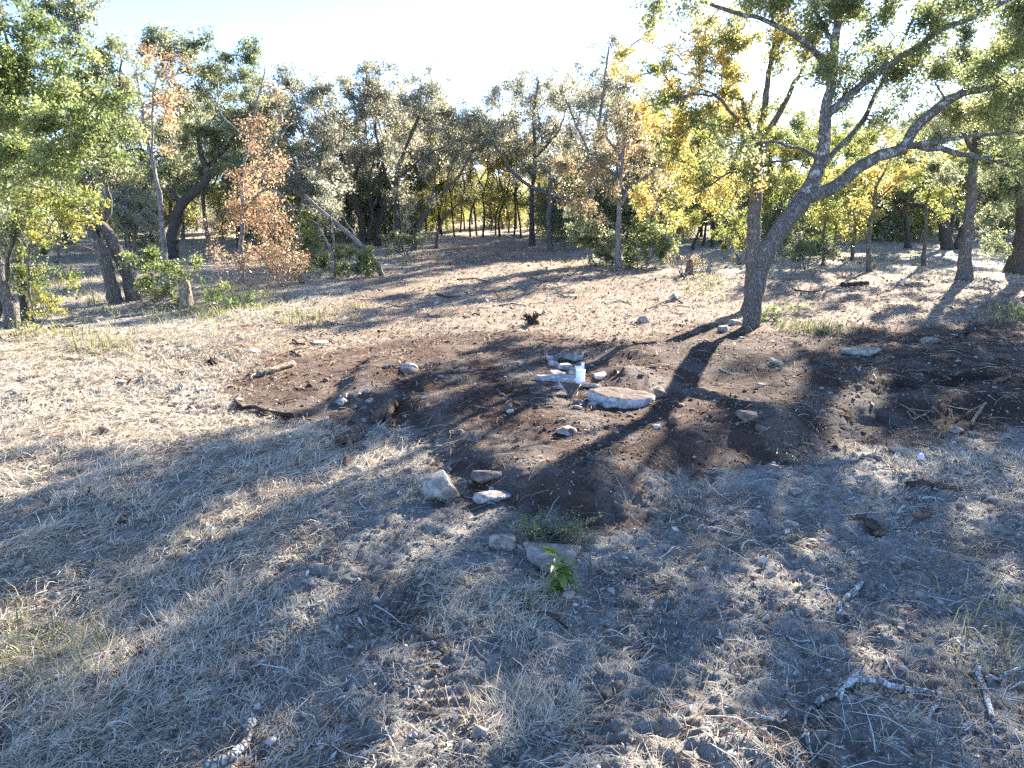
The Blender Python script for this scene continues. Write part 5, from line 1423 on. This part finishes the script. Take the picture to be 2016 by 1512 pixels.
# stumps
def stump(label, base, w, h, mat, seed, name='tree_stump'):
    g = gp(*base); s = mpp(base[0], base[1], g[1]); rng = np.random.default_rng(seed)
    n = 9
    P = np.array([[0, 0, -.1 + (h * s + .1) * i / (n - 1)] for i in range(n)]); P[:, 0] += np.linspace(0, .12 * w * s, n)
    R = np.full(n, .5 * w * s) * np.linspace(1.1, .88, n)
    V, Q, T = tube(P, R, 18, .08, rng, .45)
    top = (n - 1) * 18
    V[top:top + 18, 2] += rng.normal(0, .03, 18) + .05 * np.sin(np.linspace(0, 6.28, 18))
    o = obj(name, mesh_from(name, V, Q, T, (mat,), smooth=False), loc=g)
    return tag(o, label, 'stump')
stump('pale split tree stump standing upright left of the orange tree', (367, 604), 21, 52, 'palewood', 801)
stump('rusty red rotten stump amid dry stalks before the thicket', (1356, 540), 14, 26, 'deadwood', 802)
bush('dry stalks sprouting round the rusty stump', (1345, 542), [(1335, 520, 22, 14), (1375, 518, 18, 14)], 'rusty', 84, .3, leaf=.05, csize=.2, stems=8)

def root_crown(label, uv, size_px, seed, mat='darkwood', name='root_ball', n=22):
    g = gp(*uv); s = size_px * mpp(uv[0], uv[1], g[1]); rng = np.random.default_rng(seed)
    core = obj(name, rock_mesh(name, (s * .55, s * .5, s * .5), mat, seed, rough=.14), loc=g - np.array([0, 0, s * .08]))
    for k in range(n):
        a = rng.uniform(0, 6.28); e = rng.uniform(.0, 1.3)
        d = np.array([math.cos(a) * math.cos(e), math.sin(a) * math.cos(e), math.sin(e)])
        p0 = np.array([0, 0, s * .22]) + d * s * .12
        p1 = p0 + d * s * .3; p2 = p1 + (d + np.array([0, 0, -.5]) + rng.normal(0, .2, 3)) * s * rng.uniform(.12, .35)
        P, R = smooth_path([p0, p1, p2], [s * .045, s * .03, s * .01], s * .1)
        V, Q, T = tube(P, R, 5, .1, rng)
        obj('root', mesh_from('root', V, Q, T, (mat,), smooth=True), core)
    return tag(core, label, 'root')
root_crown('star-shaped spray of upturned roots on the sunlit lane', (1050, 640), 44, 811)
root_crown('dark upturned root ball lying alone on the straw', (420, 718), 32, 812, n=6)
root_crown('torn brown root mass beside the torn orange root', (668, 876), 30, 813, 'deadwood', n=10)
root_crown('frayed orange root clump on black soil right of the pit', (1605, 712), 36, 814, 'deadwood', n=16)

# uprooted shrub over the slab
def shrub():
    g = gp(1085, 1062); rng = np.random.default_rng(821); s = mpp(1085, 1040, g[1])
    root = bpy.data.objects.new('uprooted_shrub', None); COL.objects.link(root); root.location = g
    tag(root, 'uprooted green shrub with tangled bare twigs lying on the soil edge', 'shrub')
    tips = []
    for k in range(46):
        a = rng.uniform(-.4, 3.6) if k % 3 else rng.uniform(0, 6.28)
        L = rng.uniform(35, 95) * s
        d = np.array([math.cos(a), math.sin(a) * .8, rng.uniform(.05, .6)])
        p0 = rng.normal(0, .05, 3) * np.array([1, 1, 0]) + np.array([0, 0, .02])
        p1 = p0 + d * L * .5 + rng.normal(0, .02, 3); p2 = p0 + d * L * np.array([1, 1, .7]) + rng.normal(0, .04, 3)
        P, R = smooth_path([p0, p1, p2], [.006, .004, .0018], .03)
        tips.append(P[len(P) // 3:])
        V, Q, T = tube(P, R, 4, .1, rng)
        obj('twig', mesh_from('twig', V, Q, T, ('bark_grey' if k % 3 else 'palewood',), smooth=True), root)
    C = np.vstack(tips); C = C[rng.integers(0, len(C), 1700)] + rng.normal(0, .022, (1700, 3))
    C[:, 2] = np.maximum(C[:, 2], .0)
    L = rng.uniform(.014, .034, len(C))
    V, Q = leaf_quads(C, L, L * .45, rng)
    o = obj('foliage', mesh_from('foliage', V, Q, None, ('bright',), np.repeat(rng.uniform(.3, 1, len(C)), 4)), root)
    o['kind'] = 'stuff'
shrub()

def big_leaf_mesh(L, W, rng):
    t = np.linspace(0, 1, 5); w = W * np.sin(math.pi * np.clip(t * .92 + .06, 0, 1)) * .5
    V = []
    for i in range(5):
        z = -.35 * L * t[i] ** 2
        V += [[-w[i], t[i] * L, z + w[i] * .5], [0, t[i] * L, z], [w[i], t[i] * L, z + w[i] * .5]]
    Q = []
    for i in range(4):
        Q += [(i * 3, i * 3 + 1, i * 3 + 4, i * 3 + 3), (i * 3 + 1, i * 3 + 2, i * 3 + 5, i * 3 + 4)]
    return mesh_from('leaf', np.array(V), Q, None, ('weed',), np.full(15, rng.uniform(.3, .9)), smooth=True)

def weed(label, uv, h_px, n, seed, spread=.5):
    g = gp(*uv); rng = np.random.default_rng(seed); s = mpp(uv[0], uv[1], g[1]); h = h_px * s
    root = bpy.data.objects.new('weed', None); COL.objects.link(root); root.location = g
    tag(root, label, 'plant')
    ms = [big_leaf_mesh(h * .34, h * .15, rng) for _ in range(4)]
    stems = []
    for k in range(3):
        a = rng.uniform(0, 6.28)
        p2 = np.array([math.cos(a) * spread * h * .5, math.sin(a) * spread * h * .5, h * rng.uniform(.7, 1)])
        P, R = smooth_path([np.array([0, 0, -.02]), p2 * np.array([.3, .3, .5]), p2], [.005, .004, .002], .03)
        V, Q, T = tube(P, R, 5, .05, rng); stems.append(P)
        obj('stem', mesh_from('stem', V, Q, T, ('weed',), smooth=True), root)
    for k in range(n):
        P = stems[k % 3]; i = rng.integers(len(P) // 4, len(P))
        o = obj('leaf', ms[k % 4], root, loc=P[i])
        o.rotation_euler = (rng.uniform(-.1, .7), rng.uniform(-.3, .3), rng.uniform(0, 6.28)); o.scale = [rng.uniform(.6, 1.2)] * 3
weed('bright green leafy weed growing in front of the shield-shaped slab', (1104, 1168), 92, 54, 831, .5)
weed('little yellow green weed sprig alone on grey dirt', (1041, 1204), 32, 8, 832, .3)
weed('small dark green sprig left of the bright leafy weed', (1066, 1176), 22, 6, 833, .3)

def vine():
    g = gp(1555, 935); rng = np.random.default_rng(841)
    root = bpy.data.objects.new('green_briar', None); COL.objects.link(root); root.location = g
    tag(root, 'arching thin green briar sprig on the rubble at right', 'plant')
    a = gp(1490, 885); b = gp(1600, 930)
    P, R = smooth_path([a - g, (a + b) / 2 - g + np.array([0, 0, .09]), b - g], [.005, .004, .003], .04)
    V, Q, T = tube(P, R, 5, .05, rng)
    obj('stem', mesh_from('stem', V, Q, T, ('weed',), smooth=True), root)
    ms = [big_leaf_mesh(.05, .022, rng) for _ in range(3)]
    for k in range(22):
        o = obj('leaf', ms[k % 3], root, loc=P[rng.integers(3, len(P))] + rng.normal(0, .012, 3))
        o.rotation_euler = (rng.uniform(-.2, .9), rng.uniform(-.4, .4), rng.uniform(0, 6.28)); o.scale = [rng.uniform(.6, 1.2)] * 3
vine()
tris = sum(len(m.loops) - 2 * len(m.polygons) for m in bpy.data.meshes)
print('TRIS', tris, 'LEAVES', N_LEAF)
